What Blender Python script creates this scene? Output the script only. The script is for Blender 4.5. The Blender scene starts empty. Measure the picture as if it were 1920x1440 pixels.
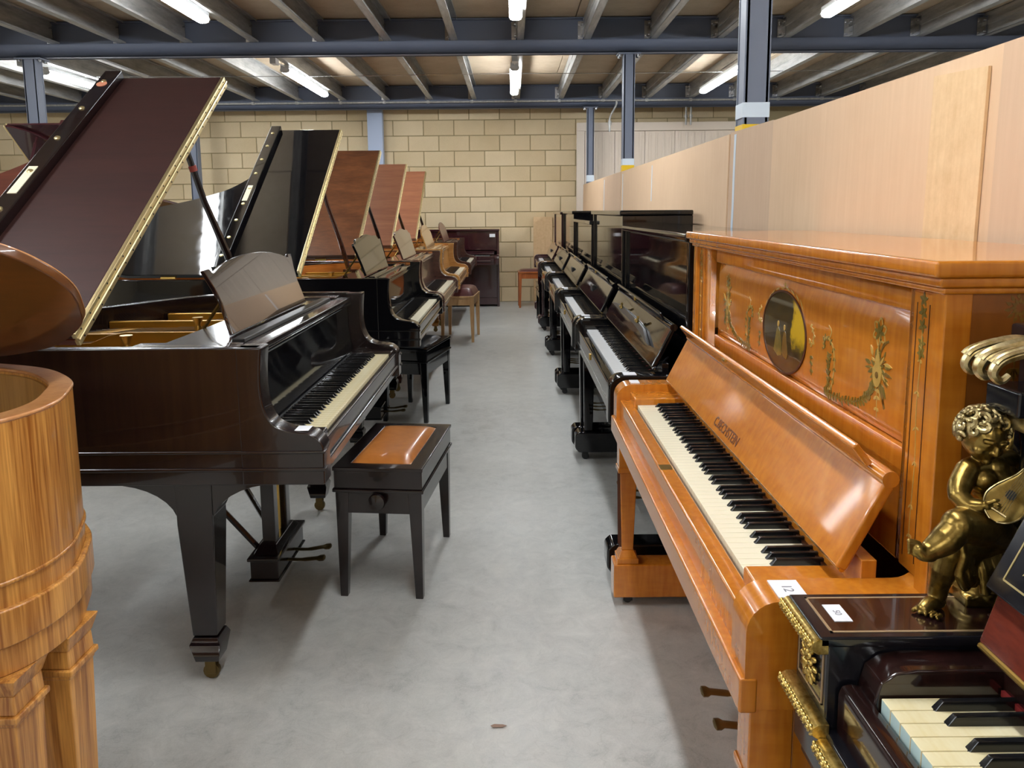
import bpy, bmesh, math, random
from mathutils import Vector, Matrix

random.seed(7)
sc = bpy.context.scene
C = sc.collection
PI = math.pi
R = math.radians

# ------------------------------------------------------------------ camera
cam_d = bpy.data.cameras.new('camera')
cam = bpy.data.objects.new('camera', cam_d)
C.objects.link(cam)
FPX = 1470.0                                   # focal length in pixels of the 1920 x 1440 frame
cam_d.sensor_fit = 'HORIZONTAL'
cam_d.sensor_width = 36.0
cam_d.lens = FPX / 1920 * 36.0
cam_d.shift_y = -120.0 / 1920                  # optical axis sits 120 px above the frame centre
cam_d.clip_start = 0.02
pitch = math.atan(205.0 / FPX)
yaw = math.atan(2.0 / FPX)
cam.matrix_world = (Matrix.Translation((0, 0, 1.37)) @ Matrix.Rotation(yaw, 4, 'Z') @
                    Matrix.Rotation(PI / 2 - pitch, 4, 'X') @ Matrix.Rotation(R(-0.5), 4, 'Z'))
sc.camera = cam

# ------------------------------------------------------------------ world, exposure
w = bpy.data.worlds.new('hall_air')
sc.world = w
w.use_nodes = True
w.node_tree.nodes['Background'].inputs[0].default_value = (0.75, 0.85, 1.0, 1)
w.node_tree.nodes['Background'].inputs[1].default_value = 0.03
sc.view_settings.view_transform = 'Standard'
sc.view_settings.look = 'None'
sc.view_settings.gamma = 1.0
sc.view_settings.use_curve_mapping = False
sc.view_settings.exposure = 1.15
LAMP = 30.0                                    # emission of the LED battens

# ------------------------------------------------------------------ materials
def srgb(r, g, b):
    f = lambda c: (c / 255 / 12.92) if c / 255 <= 0.04045 else ((c / 255 + 0.055) / 1.055) ** 2.4
    return (f(r), f(g), f(b), 1.0)

def newmat(name):
    m = bpy.data.materials.new(name)
    m.use_nodes = True
    nt = m.node_tree
    return m, nt, nt.nodes['Principled BSDF']

def node(nt, kind, **kw):
    n = nt.nodes.new(kind)
    for k, v in kw.items():
        setattr(n, k, v)
    return n

def ramp(nt, stops):
    r = nt.nodes.new('ShaderNodeValToRGB')
    e = r.color_ramp.elements
    while len(e) < len(stops):
        e.new(0.5)
    for i, (p, c) in enumerate(stops):
        e[i].position = p
        e[i].color = c
    return r

def coords(nt, scale=(1, 1, 1), rot=(0, 0, 0), rnd=False):
    tc = nt.nodes.new('ShaderNodeTexCoord')
    mp = nt.nodes.new('ShaderNodeMapping')
    mp.inputs['Scale'].default_value = scale
    mp.inputs['Rotation'].default_value = rot
    nt.links.new(tc.outputs['Object'], mp.inputs['Vector'])
    if rnd:
        oi = nt.nodes.new('ShaderNodeObjectInfo')
        mu = nt.nodes.new('ShaderNodeMath'); mu.operation = 'MULTIPLY'; mu.inputs[1].default_value = 37.0
        nt.links.new(oi.outputs['Random'], mu.inputs[0])
        nt.links.new(mu.outputs[0], mp.inputs['Location'])
    return mp

def noise(nt, vec, scale, detail=4, rough=0.55, dist=0.0):
    n = nt.nodes.new('ShaderNodeTexNoise')
    n.inputs['Scale'].default_value = scale
    n.inputs['Detail'].default_value = detail
    n.inputs['Roughness'].default_value = rough
    n.inputs['Distortion'].default_value = dist
    nt.links.new(vec.outputs[0], n.inputs['Vector'])
    return n

def bump(nt, bsdf, src, strength, dist=0.002):
    b = nt.nodes.new('ShaderNodeBump')
    b.inputs['Strength'].default_value = strength
    b.inputs['Distance'].default_value = dist
    nt.links.new(src, b.inputs['Height'])
    nt.links.new(b.outputs['Normal'], bsdf.inputs['Normal'])

def plain(name, col, rough=0.4, metal=0.0, coat=0.0, spec=0.5):
    m, nt, b = newmat(name)
    b.inputs['Base Color'].default_value = col
    b.inputs['Roughness'].default_value = rough
    b.inputs['Metallic'].default_value = metal
    b.inputs['Coat Weight'].default_value = coat
    b.inputs['Coat Roughness'].default_value = 0.06
    b.inputs['Specular IOR Level'].default_value = spec
    return m

def wood(name, dark, light, stretch=(1, 1, 1), scale=14, rough=0.3, coat=0.6, contrast=(0.3, 0.72), ripple=None, coat_rough=0.05):
    m, nt, b = newmat(name)
    mp = coords(nt, stretch)
    n1 = noise(nt, mp, scale, 5, 0.6, 0.35)
    n2 = noise(nt, mp, scale * 5.5, 3, 0.5, 0.1)
    mx = node(nt, 'ShaderNodeMix'); mx.data_type = 'FLOAT'
    mx.inputs[0].default_value = 0.35
    nt.links.new(n1.outputs['Fac'], mx.inputs[2]); nt.links.new(n2.outputs['Fac'], mx.inputs[3])
    src = mx.outputs[0]
    if ripple:
        mr = coords(nt, ripple)
        n3 = noise(nt, mr, 10, 2, 0.5, 0.4)
        m2 = node(nt, 'ShaderNodeMix'); m2.data_type = 'FLOAT'; m2.inputs[0].default_value = 0.4
        nt.links.new(src, m2.inputs[2]); nt.links.new(n3.outputs['Fac'], m2.inputs[3])
        src = m2.outputs[0]
    rp = ramp(nt, [(contrast[0], dark), (contrast[1], light)])
    nt.links.new(src, rp.inputs[0])
    nt.links.new(rp.outputs[0], b.inputs['Base Color'])
    b.inputs['Roughness'].default_value = rough
    b.inputs['Coat Weight'].default_value = coat
    b.inputs['Coat Roughness'].default_value = coat_rough
    return m

def lacquer(name, col, rough=0.04, haze=0.0):
    m, nt, b = newmat(name)
    b.inputs['Base Color'].default_value = col
    b.inputs['Specular IOR Level'].default_value = 0.62
    mp = coords(nt)
    n = noise(nt, mp, 9, 5, 0.65, 1.2)
    rp = ramp(nt, [(0.35, (rough,) * 3 + (1,)), (0.75, (rough + haze,) * 3 + (1,))])
    nt.links.new(n.outputs['Fac'], rp.inputs[0])
    nt.links.new(rp.outputs[0], b.inputs['Roughness'])
    return m

MT = {}
MT['black'] = lacquer('black_lacquer', (0.004, 0.004, 0.005, 1), 0.035, 0.03)
MT['black_worn'] = lacquer('scuffed_black_lacquer', (0.006, 0.006, 0.008, 1), 0.03, 0.07)
MT['black_satin'] = plain('black_satin', (0.008, 0.008, 0.009, 1), 0.32)
MT['mahog_dark'] = wood('dark_mahogany', srgb(15, 8, 9), srgb(30, 15, 15), (1, 1, 6), 5, 0.24, 0.6)
MT['mahog_gloss'] = wood('polished_mahogany', srgb(22, 11, 10), srgb(40, 20, 18), (1, 1, 6), 5, 0.12, 1.0, coat_rough=0.02)
MT['mahog_gloss'].node_tree.nodes['Principled BSDF'].inputs['Coat IOR'].default_value = 1.9
MT['mahog_flap'] = wood('dull_mahogany', srgb(46, 25, 24), srgb(62, 35, 32), (1.4, 0.6, 8), 3, 0.5, 0.0)
MT['mahog_red'] = wood('red_mahogany', srgb(72, 34, 26), srgb(106, 56, 42), (1.2, 0.5, 10), 3.2, 0.34, 0.25, coat_rough=0.2)
MT['mahog_lid'] = wood('lid_mahogany', srgb(120, 72, 50), srgb(154, 102, 74), (1.2, 0.5, 9), 3.4, 0.36, 0.25, coat_rough=0.2)
MT['walnut_lid'] = wood('mottled_walnut', srgb(60, 32, 18), srgb(118, 72, 42), (1.6, 1, 4), 3.2, 0.34, 0.3, (0.3, 0.78), coat_rough=0.2)
MT['mahog_brown'] = wood('brown_mahogany', srgb(46, 26, 22), srgb(84, 50, 40), (1, 1, 6), 5, 0.2, 0.7)
MT['golden'] = wood('golden_satinwood', srgb(150, 100, 46), srgb(204, 152, 84), (1, 1, 7), 4, 0.22, 0.7)
MT['inner_orange'] = wood('orange_veneer', srgb(150, 82, 30), srgb(206, 128, 56), (0.6, 0.6, 6), 5, 0.3, 0.4)
MT['maroon'] = wood('maroon_gloss', srgb(44, 18, 24), srgb(66, 28, 34), (1, 1, 5), 5, 0.14, 0.8)
MT['bech'] = wood('amber_satinwood', srgb(168, 92, 16), srgb(216, 138, 42), (1, 1, 5), 2.2, 0.24, 0.75, (0.28, 0.75), ripple=(7, 7, 0.8))
MT['bech_shaded'] = wood('amber_end_shaded', srgb(112, 62, 20), srgb(148, 88, 32), (1, 1, 0.4), 6, 0.3, 0.6)  # darker copy of the amber wood: shadow on the end panels put into the colour
MT['satin'] = wood('striped_satinwood', srgb(140, 82, 28), srgb(226, 166, 86), (9, 9, 0.3), 4.5, 0.34, 0.4, (0.36, 0.66))
MT['satin_top'] = wood('satinwood_edge', srgb(178, 116, 66), srgb(222, 166, 112), (3, 3, 3), 5, 0.28, 0.6)
MT['satin_in'] = wood('satinwood_inside', srgb(140, 100, 46), srgb(186, 144, 80), (7, 7, 0.4), 4, 0.4, 0.2)
MT['satin_lid'] = wood('satin_lid_inside', srgb(86, 48, 16), srgb(116, 68, 26), (2, 0.6, 2), 4, 0.3, 0.5)
MT['ebony'] = lacquer('ebonised_wood', (0.007, 0.007, 0.010, 1), 0.10, 0.12)
MT['rosewood'] = wood('rosewood', srgb(20, 11, 11), srgb(46, 24, 21), (1.5, 6, 1.5), 5, 0.16, 0.7)
MT['rosewood_red'] = wood('red_rosewood', srgb(66, 22, 14), srgb(112, 44, 28), (1, 1, 4), 7, 0.25, 0.5)
MT['ivory'] = plain('ivory', srgb(238, 232, 206), 0.22)
MT['ivory_old'] = wood('yellowed_ivory', srgb(226, 210, 160), srgb(240, 232, 200), (1, 4, 1), 6, 0.25, 0.1)
MT['white_key'] = plain('white_key_plastic', srgb(238, 240, 242), 0.14)
MT['key_front'] = plain('key_front', srgb(196, 222, 222), 0.3)
MT['black_key'] = plain('black_key', (0.008, 0.008, 0.009, 1), 0.16)
MT['brass'] = plain('brass', srgb(212, 176, 96), 0.28, 1.0)
MT['brass_old'] = plain('dull_brass', srgb(116, 98, 62), 0.4, 0.9)
MT['brass_pale'] = plain('brass_hinge', srgb(226, 208, 156), 0.34, 0.9)
MT['steel'] = plain('steel', srgb(190, 192, 196), 0.25, 1.0)
MT['paper'] = plain('white_paper', srgb(236, 238, 244), 0.5)
MT['print'] = plain('grey_print', srgb(120, 124, 134), 0.6)
MT['rubber'] = plain('black_rubber', (0.012, 0.012, 0.013, 1), 0.6)
MT['felt_red'] = plain('red_felt', srgb(130, 24, 24), 0.9)
MT['felt_green'] = plain('felt', srgb(60, 66, 52), 0.9)
MT['leather_tan'] = wood('tan_leather', srgb(176, 102, 40), srgb(206, 132, 60), (1, 1, 1), 6, 0.34, 0.25)
MT['leather_maroon'] = plain('maroon_leather', srgb(86, 44, 44), 0.38)
MT['leather_black'] = plain('black_leather', srgb(30, 32, 38), 0.42)
MT['oak'] = wood('pale_wood', srgb(168, 128, 84), srgb(206, 168, 120), (2, 2, 0.4), 6, 0.4, 0.3)
MT['cherry'] = wood('cherry_wood', srgb(150, 76, 30), srgb(192, 106, 48), (2, 2, 0.4), 6, 0.35, 0.4)
MT['strings'] = plain('string_wire', srgb(186, 178, 160), 0.3, 1.0)
MT['soundboard'] = wood('spruce', srgb(186, 140, 80), srgb(214, 170, 108), (8, 0.6, 1), 4, 0.4, 0.3)
MT['plate'] = plain('gilt_iron_plate', srgb(196, 148, 58), 0.32, 0.85)
MT['beam'] = plain('slate_blue_paint', srgb(100, 108, 128), 0.5)
MT['column'] = plain('column_paint', srgb(112, 119, 136), 0.42)
MT['column_pale'] = plain('pale_column_paint', srgb(172, 186, 212), 0.5)
MT['tape_white'] = plain('white_tape', srgb(214, 226, 238), 0.3)
MT['tape_yellow'] = plain('yellow_tape', srgb(232, 190, 20), 0.4)
MT['lamp_case'] = plain('lamp_case', srgb(220, 222, 224), 0.4)
MT['pink'] = plain('pink_marker', srgb(224, 150, 120), 0.5)
MT['red_band'] = plain('red_rubber_band', srgb(150, 66, 56), 0.6)
MT['inlay'] = plain('brass_inlay', srgb(168, 150, 100), 0.4, 0.4)
MT['inlay_line'] = plain('boxwood_line', srgb(158, 132, 100), 0.4)
MT['marq_green'] = wood('marquetry_green', srgb(84, 72, 24), srgb(142, 118, 44), (1, 1, 1), 60, 0.3, 0.5)
MT['marq_pale'] = wood('marquetry_pale', srgb(176, 140, 60), srgb(204, 164, 84), (1, 1, 1), 60, 0.3, 0.5)
MT['marq_shade'] = wood('marquetry_brown', srgb(100, 72, 26), srgb(138, 102, 40), (1, 1, 1), 60, 0.3, 0.5)
MT['line_dark'] = plain('dark_stringing', srgb(74, 36, 12), 0.4)
MT['letter'] = plain('inlaid_letter', srgb(88, 40, 14), 0.4)
MT['smudge'] = plain('dry_leaf', srgb(150, 124, 110), 0.8)
MT['mortar'] = plain('mortar', srgb(170, 154, 118), 0.9)
MT['plaster'] = plain('painted_wall', srgb(196, 184, 160), 0.85)
MT['door_cream'] = plain('cream_panel', srgb(226, 212, 196), 0.55)

# emission
m, nt, b = newmat('led_diffuser')
b.inputs['Base Color'].default_value = (1, 1, 1, 1)
b.inputs['Emission Color'].default_value = (0.93, 0.97, 1.0, 1)
b.inputs['Emission Strength'].default_value = LAMP
MT['led'] = m

# bronze / gilt with darker hollows
def bronze(name, lo, hi, rough=0.3, sc=45):
    m, nt, b = newmat(name)
    mp = coords(nt)
    n = noise(nt, mp, sc, 4, 0.6)
    rp = ramp(nt, [(0.35, lo), (0.7, hi)])
    nt.links.new(n.outputs['Fac'], rp.inputs[0])
    nt.links.new(rp.outputs[0], b.inputs['Base Color'])
    b.inputs['Metallic'].default_value = 0.95
    b.inputs['Roughness'].default_value = rough
    bump(nt, b, n.outputs['Fac'], 0.15, 0.002)
    return m
MT['bronze'] = bronze('aged_bronze', srgb(116, 94, 44), srgb(178, 150, 84), 0.3)
MT['bronze_hair'] = bronze('aged_bronze_pale', srgb(128, 112, 74), srgb(196, 178, 130), 0.34, 90)
MT['gilt'] = bronze('gilt_bronze', srgb(166, 134, 62), srgb(226, 200, 124), 0.28, 120)
MT['gilt_pale'] = bronze('worn_gilt', srgb(176, 156, 104), srgb(232, 218, 176), 0.34, 80)

# galvanised steel
m, nt, b = newmat('galvanised_steel')
mp = coords(nt, (1, 0.15, 1))
n = noise(nt, mp, 22, 5, 0.7)
rp = ramp(nt, [(0.3, srgb(146, 147, 146)), (0.7, srgb(198, 198, 195))])
nt.links.new(n.outputs['Fac'], rp.inputs[0]); nt.links.new(rp.outputs[0], b.inputs['Base Color'])
b.inputs['Metallic'].default_value = 0.35; b.inputs['Roughness'].default_value = 0.4
MT['galv'] = m

# chipboard deck
m, nt, b = newmat('chipboard')
mp = coords(nt, (1, 1, 1), rnd=True)
n = noise(nt, mp, 3.0, 6, 0.7); n2 = noise(nt, mp, 160, 2, 0.5)
mx = node(nt, 'ShaderNodeMix'); mx.data_type = 'FLOAT'; mx.inputs[0].default_value = 0.3
nt.links.new(n.outputs['Fac'], mx.inputs[2]); nt.links.new(n2.outputs['Fac'], mx.inputs[3])
rp = ramp(nt, [(0.3, srgb(172, 152, 126)), (0.7, srgb(204, 186, 160))])
nt.links.new(mx.outputs[0], rp.inputs[0]); nt.links.new(rp.outputs[0], b.inputs['Base Color'])
b.inputs['Roughness'].default_value = 0.75
MT['deck'] = m

# concrete block
m, nt, b = newmat('buff_block')
mp = coords(nt, (1, 1, 1), rnd=True)
n = noise(nt, mp, 2.2, 4, 0.6); n2 = noise(nt, mp, 130, 3, 0.7)
oi = node(nt, 'ShaderNodeObjectInfo')
mx = node(nt, 'ShaderNodeMix'); mx.data_type = 'FLOAT'; mx.inputs[0].default_value = 0.45
nt.links.new(n.outputs['Fac'], mx.inputs[2]); nt.links.new(oi.outputs['Random'], mx.inputs[3])
m3 = node(nt, 'ShaderNodeMix'); m3.data_type = 'FLOAT'; m3.inputs[0].default_value = 0.35
nt.links.new(mx.outputs[0], m3.inputs[2]); nt.links.new(n2.outputs['Fac'], m3.inputs[3])
rp = ramp(nt, [(0.25, srgb(202, 180, 140)), (0.75, srgb(232, 213, 178))])
nt.links.new(m3.outputs[0], rp.inputs[0]); nt.links.new(rp.outputs[0], b.inputs['Base Color'])
b.inputs['Roughness'].default_value = 0.9
bump(nt, b, n2.outputs['Fac'], 0.5, 0.004)
MT['block'] = m

# cardboard: faint vertical corrugation
def cardboard(name, lo, hi, patchy=False):
    m, nt, b = newmat(name)
    mp = coords(nt, (1, 1, 0.05), rnd=True)
    n = noise(nt, mp, 60, 3, 0.5)
    mp2 = coords(nt, (1, 1, 1), rnd=True)
    n2 = noise(nt, mp2, 2.5 if not patchy else 26, 5, 0.65)
    mx = node(nt, 'ShaderNodeMix'); mx.data_type = 'FLOAT'; mx.inputs[0].default_value = 0.6
    nt.links.new(n.outputs['Fac'], mx.inputs[2]); nt.links.new(n2.outputs['Fac'], mx.inputs[3])
    rp = ramp(nt, [(0.3, lo), (0.7, hi)])
    nt.links.new(mx.outputs[0], rp.inputs[0]); nt.links.new(rp.outputs[0], b.inputs['Base Color'])
    b.inputs['Roughness'].default_value = 0.7
    bump(nt, b, n.outputs['Fac'], 0.12, 0.002)
    return m
MT['card'] = cardboard('brown_cardboard', srgb(206, 173, 139), srgb(218, 187, 153))
MT['card_patch'] = cardboard('patchy_cardboard', srgb(204, 170, 126), srgb(226, 196, 154), True)
MT['card_grey'] = cardboard('greyed_cardboard', srgb(194, 163, 134), srgb(206, 176, 147))

# concrete floor
m, nt, b = newmat('power_floated_concrete')
mp = coords(nt)
n1 = noise(nt, mp, 1.1, 8, 0.62, 0.4)
n2 = noise(nt, mp, 11, 9, 0.8, 0.5)
n3 = noise(nt, mp, 240, 2, 0.5)
mx = node(nt, 'ShaderNodeMix'); mx.data_type = 'FLOAT'; mx.inputs[0].default_value = 0.6
nt.links.new(n1.outputs['Fac'], mx.inputs[2]); nt.links.new(n2.outputs['Fac'], mx.inputs[3])
mxb = node(nt, 'ShaderNodeMix'); mxb.data_type = 'FLOAT'; mxb.inputs[0].default_value = 0.12
nt.links.new(mx.outputs[0], mxb.inputs[2]); nt.links.new(n3.outputs['Fac'], mxb.inputs[3])
rp = ramp(nt, [(0.30, srgb(132, 133, 131)), (0.46, srgb(178, 179, 176)), (0.60, srgb(198, 198, 194)), (0.74, srgb(216, 215, 210))])
nt.links.new(mxb.outputs[0], rp.inputs[0])
# hairline scratches
vor = node(nt, 'ShaderNodeTexVoronoi'); vor.feature = 'DISTANCE_TO_EDGE'; vor.inputs['Scale'].default_value = 1.7
mp3 = coords(nt, (1, 1.6, 1), (0, 0, 0.5))
nd = noise(nt, mp3, 3.0, 3, 0.5)
add = node(nt, 'ShaderNodeVectorMath'); add.operation = 'ADD'
nt.links.new(mp3.outputs[0], add.inputs[0]); nt.links.new(nd.outputs['Color'], add.inputs[1])
nt.links.new(add.outputs[0], vor.inputs['Vector'])
rs = ramp(nt, [(0.0, (0.90, 0.90, 0.90, 1)), (0.006, (1, 1, 1, 1))])
nt.links.new(vor.outputs['Distance'], rs.inputs[0])
mm = node(nt, 'ShaderNodeMix'); mm.data_type = 'RGBA'; mm.blend_type = 'MULTIPLY'; mm.inputs[0].default_value = 1.0
nt.links.new(rp.outputs[0], mm.inputs[6]); nt.links.new(rs.outputs[0], mm.inputs[7])
nt.links.new(mm.outputs[2], b.inputs['Base Color'])
rr = ramp(nt, [(0.3, (0.28,) * 3 + (1,)), (0.7, (0.5,) * 3 + (1,))])
nt.links.new(n2.outputs['Fac'], rr.inputs[0]); nt.links.new(rr.outputs[0], b.inputs['Roughness'])
bump(nt, b, n2.outputs['Fac'], 0.08, 0.002)
MT['floor'] = m

# painted medallion: a dark grove with a yellow sky at one side
m, nt, b = newmat('painted_medallion')
tc = node(nt, 'ShaderNodeTexCoord')
sep = node(nt, 'ShaderNodeSeparateXYZ'); nt.links.new(tc.outputs['Object'], sep.inputs[0])
mpn = coords(nt); nn = noise(nt, mpn, 28, 5, 0.65)
a1 = node(nt, 'ShaderNodeMath'); a1.operation = 'MULTIPLY_ADD'; a1.inputs[1].default_value = 0.10; 
nt.links.new(nn.outputs['Fac'], a1.inputs[0]); nt.links.new(sep.outputs['X'], a1.inputs[2])
rp = ramp(nt, [(0.0, (0, 0, 0, 1)), (1.0, (1, 1, 1, 1))])
mr = node(nt, 'ShaderNodeMapRange'); mr.inputs[1].default_value = 0.10; mr.inputs[2].default_value = 0.12
nt.links.new(a1.outputs[0], mr.inputs[0])
a2 = node(nt, 'ShaderNodeMath'); a2.operation = 'MULTIPLY_ADD'; a2.inputs[1].default_value = 0.06
nt.links.new(nn.outputs['Fac'], a2.inputs[0]); nt.links.new(sep.outputs['Z'], a2.inputs[2])
mr2 = node(nt, 'ShaderNodeMapRange'); mr2.inputs[1].default_value = -0.005; mr2.inputs[2].default_value = 0.03
nt.links.new(a2.outputs[0], mr2.inputs[0])
ml = node(nt, 'ShaderNodeMath'); ml.operation = 'MULTIPLY'
nt.links.new(mr.outputs[0], ml.inputs[0]); nt.links.new(mr2.outputs[0], ml.inputs[1])
base = ramp(nt, [(0.35, srgb(40, 30, 10)), (0.6, srgb(78, 60, 20)), (0.75, srgb(120, 96, 34))])
nt.links.new(nn.outputs['Fac'], base.inputs[0])
mix = node(nt, 'ShaderNodeMix'); mix.data_type = 'RGBA'
nt.links.new(ml.outputs[0], mix.inputs[0]); nt.links.new(base.outputs[0], mix.inputs[6])
mix.inputs[7].default_value = srgb(204, 164, 30)
nt.links.new(mix.outputs[2], b.inputs['Base Color'])
b.inputs['Roughness'].default_value = 0.25; b.inputs['Coat Weight'].default_value = 0.6
MT['medallion'] = m

# ------------------------------------------------------------------ mesh helpers
class M:
    def __init__(s):
        s.v = []; s.f = []
    def add(s, vs, fs):
        o = len(s.v)
        s.v += [tuple(p) for p in vs]
        s.f += [tuple(i + o for i in f) for f in fs]
        return s
    def box(s, x0, y0, z0, x1, y1, z1):
        return s.add([(x0, y0, z0), (x1, y0, z0), (x1, y1, z0), (x0, y1, z0), (x0, y0, z1), (x1, y0, z1), (x1, y1, z1), (x0, y1, z1)],
                     [(0, 3, 2, 1), (4, 5, 6, 7), (0, 1, 5, 4), (1, 2, 6, 5), (2, 3, 7, 6), (3, 0, 4, 7)])
    def frus(s, cx, cy, z0, hx0, hy0, z1, hx1, hy1, cx1=None, cy1=None):
        if cx1 is None: cx1 = cx
        if cy1 is None: cy1 = cy
        return s.add([(cx - hx0, cy - hy0, z0), (cx + hx0, cy - hy0, z0), (cx + hx0, cy + hy0, z0), (cx - hx0, cy + hy0, z0),
                      (cx1 - hx1, cy1 - hy1, z1), (cx1 + hx1, cy1 - hy1, z1), (cx1 + hx1, cy1 + hy1, z1), (cx1 - hx1, cy1 + hy1, z1)],
                     [(0, 3, 2, 1), (4, 5, 6, 7), (0, 1, 5, 4), (1, 2, 6, 5), (2, 3, 7, 6), (3, 0, 4, 7)])
    def prism(s, pts, plane, a, b):
        n = len(pts)
        def mk(p, t):
            if plane == 'xy': return (p[0], p[1], t)
            if plane == 'yz': return (t, p[0], p[1])
            return (p[0], t, p[1])
        vs = [mk(p, a) for p in pts] + [mk(p, b) for p in pts]
        fs = [tuple(range(n))[::-1], tuple(range(n, 2 * n))] + [(i, (i + 1) % n, n + (i + 1) % n, n + i) for i in range(n)]
        return s.add(vs, fs)
    def tube(s, path, r, n=8, r1=None, flat=1.0):
        P = [Vector(p) for p in path]
        N = len(P); vs = []; fs = []
        prev = None
        for i, p in enumerate(P):
            t = (P[min(i + 1, N - 1)] - P[max(i - 1, 0)]).normalized()
            if prev is None:
                a = Vector((0, 0, 1)) if abs(t.z) < 0.9 else Vector((1, 0, 0))
                u = t.cross(a).normalized()
            else:
                u = (prev - t * prev.dot(t)).normalized()
            prev = u
            q = t.cross(u)
            rr = r[i] if isinstance(r, (list, tuple)) else (r if r1 is None else r + (r1 - r) * i / (N - 1))
            for k in range(n):
                an = 2 * PI * k / n
                vs.append(p + u * math.cos(an) * rr + q * math.sin(an) * rr * flat)
        for i in range(N - 1):
            for k in range(n):
                a = i * n + k; b2 = i * n + (k + 1) % n
                fs.append((a, b2, b2 + n, a + n))
        fs.append(tuple(range(n))[::-1]); fs.append(tuple(range((N - 1) * n, N * n)))
        return s.add(vs, fs)
    def cyl(s, p0, p1, r0, r1=None, n=16):
        return s.tube([p0, p1], [r0, r0 if r1 is None else r1], n)
    def lathe(s, prof, c, n=20, axis='z'):
        vs = []; fs = []
        for r, h in prof:
            for k in range(n):
                a = 2 * PI * k / n
                if axis == 'z': vs.append((c[0] + r * math.cos(a), c[1] + r * math.sin(a), c[2] + h))
                elif axis == 'y': vs.append((c[0] + r * math.cos(a), c[1] + h, c[2] + r * math.sin(a)))
                else: vs.append((c[0] + h, c[1] + r * math.cos(a), c[2] + r * math.sin(a)))
        for i in range(len(prof) - 1):
            for k in range(n):
                a = i * n + k; b2 = i * n + (k + 1) % n
                fs.append((a, b2, b2 + n, a + n))
        fs.append(tuple(range(n))[::-1]); fs.append(tuple(range((len(prof) - 1) * n, len(prof) * n)))
        return s.add(vs, fs)
    def ell(s, c, r, nu=14, nv=9, mat=None):
        vs = []; fs = []
        for j in range(nv + 1):
            th = PI * j / nv
            for i in range(nu):
                ph = 2 * PI * i / nu
                p = Vector((r[0] * math.sin(th) * math.cos(ph), r[1] * math.sin(th) * math.sin(ph), r[2] * math.cos(th)))
                if mat: p = mat @ p
                vs.append(Vector(c) + p)
        for j in range(nv):
            for i in range(nu):
                a = j * nu + i; b2 = j * nu + (i + 1) % nu
                fs.append((a, a + nu, b2 + nu, b2))
        return s.add(vs, fs)
    def wall(s, outer, inner, z0, z1, closed=False):
        n = len(outer)
        vs = [(p[0], p[1], z0) for p in outer] + [(p[0], p[1], z0) for p in inner] + [(p[0], p[1], z1) for p in outer] + [(p[0], p[1], z1) for p in inner]
        fs = []
        rng = range(n if closed else n - 1)
        for i in rng:
            j = (i + 1) % n
            fs += [(i, j, 2 * n + j, 2 * n + i), (n + j, n + i, 3 * n + i, 3 * n + j), (2 * n + i, 2 * n + j, 3 * n + j, 3 * n + i), (j, i, n + i, n + j)]
        if not closed:
            fs += [(0, 2 * n, 3 * n, n), (n - 1, 2 * n - 1, 4 * n - 1, 3 * n - 1)]
        return s.add(vs, fs)
    def xf(s, fn):
        s.v = [tuple(fn(Vector(p))) for p in s.v]
        return s
    def mesh(s, name, mat, bev=0.0, seg=2, ang=38):
        me = bpy.data.meshes.new(name)
        me.from_pydata(s.v, [], s.f)
        bm = bmesh.new(); bm.from_mesh(me)
        bmesh.ops.remove_doubles(bm, verts=bm.verts, dist=1e-6)
        bmesh.ops.recalc_face_normals(bm, faces=bm.faces)
        if bev > 0:
            ed = [e for e in bm.edges if len(e.link_faces) == 2 and e.calc_face_angle(0) > R(35)]
            bmesh.ops.bevel(bm, geom=ed, offset=bev, segments=seg, affect='EDGES', profile=0.5, clamp_overlap=True)
        bm.to_mesh(me); bm.free()
        for p in me.polygons: p.use_smooth = True
        if bev > 0:
            nf = [p.normal.copy() for p in me.polygons]; ar = [p.area for p in me.polygons]
            vf = [[] for _ in me.vertices]
            for p in me.polygons:
                for vi in p.vertices: vf[vi].append(p.index)
            cn = []
            lim = math.cos(R(50))
            for p in me.polygons:
                n0 = nf[p.index]
                for vi in p.vertices:
                    a_ = Vector((0, 0, 0))
                    for q in vf[vi]:
                        if nf[q].dot(n0) > lim: a_ += nf[q] * ar[q]
                    cn.append(a_.normalized() if a_.length > 0 else n0)
            me.normals_split_custom_set(cn)
        else:
            me.set_sharp_from_angle(angle=R(ang))
        if mat is not None:
            me.materials.append(MT[mat] if isinstance(mat, str) else mat)
        return me

def link(name, me, parent=None):
    o = bpy.data.objects.new(name, me)
    C.objects.link(o)
    if parent: o.parent = parent
    return o

def obj(name, mb, mat, parent=None, bev=0.0, seg=2, ang=38):
    return link(name, mb.mesh(name, mat, bev, seg, ang), parent)

def tag(o, label, cat, group=None):
    o['label'] = label; o['category'] = cat
    if group: o['group'] = group
    return o

def thing(name, label, cat, loc=(0, 0, 0), rz=0.0, group=None):
    o = bpy.data.objects.new(name, None)
    o.empty_display_size = 0.1
    C.objects.link(o)
    o.location = loc; o.rotation_euler = (0, 0, rz)
    return tag(o, label, cat, group)

def struct(name, mb, mat, bev=0.0):
    o = obj(name, mb, mat, None, bev); o['kind'] = 'structure'
    return o

def stuff(o):
    o['kind'] = 'stuff'; return o

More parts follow.
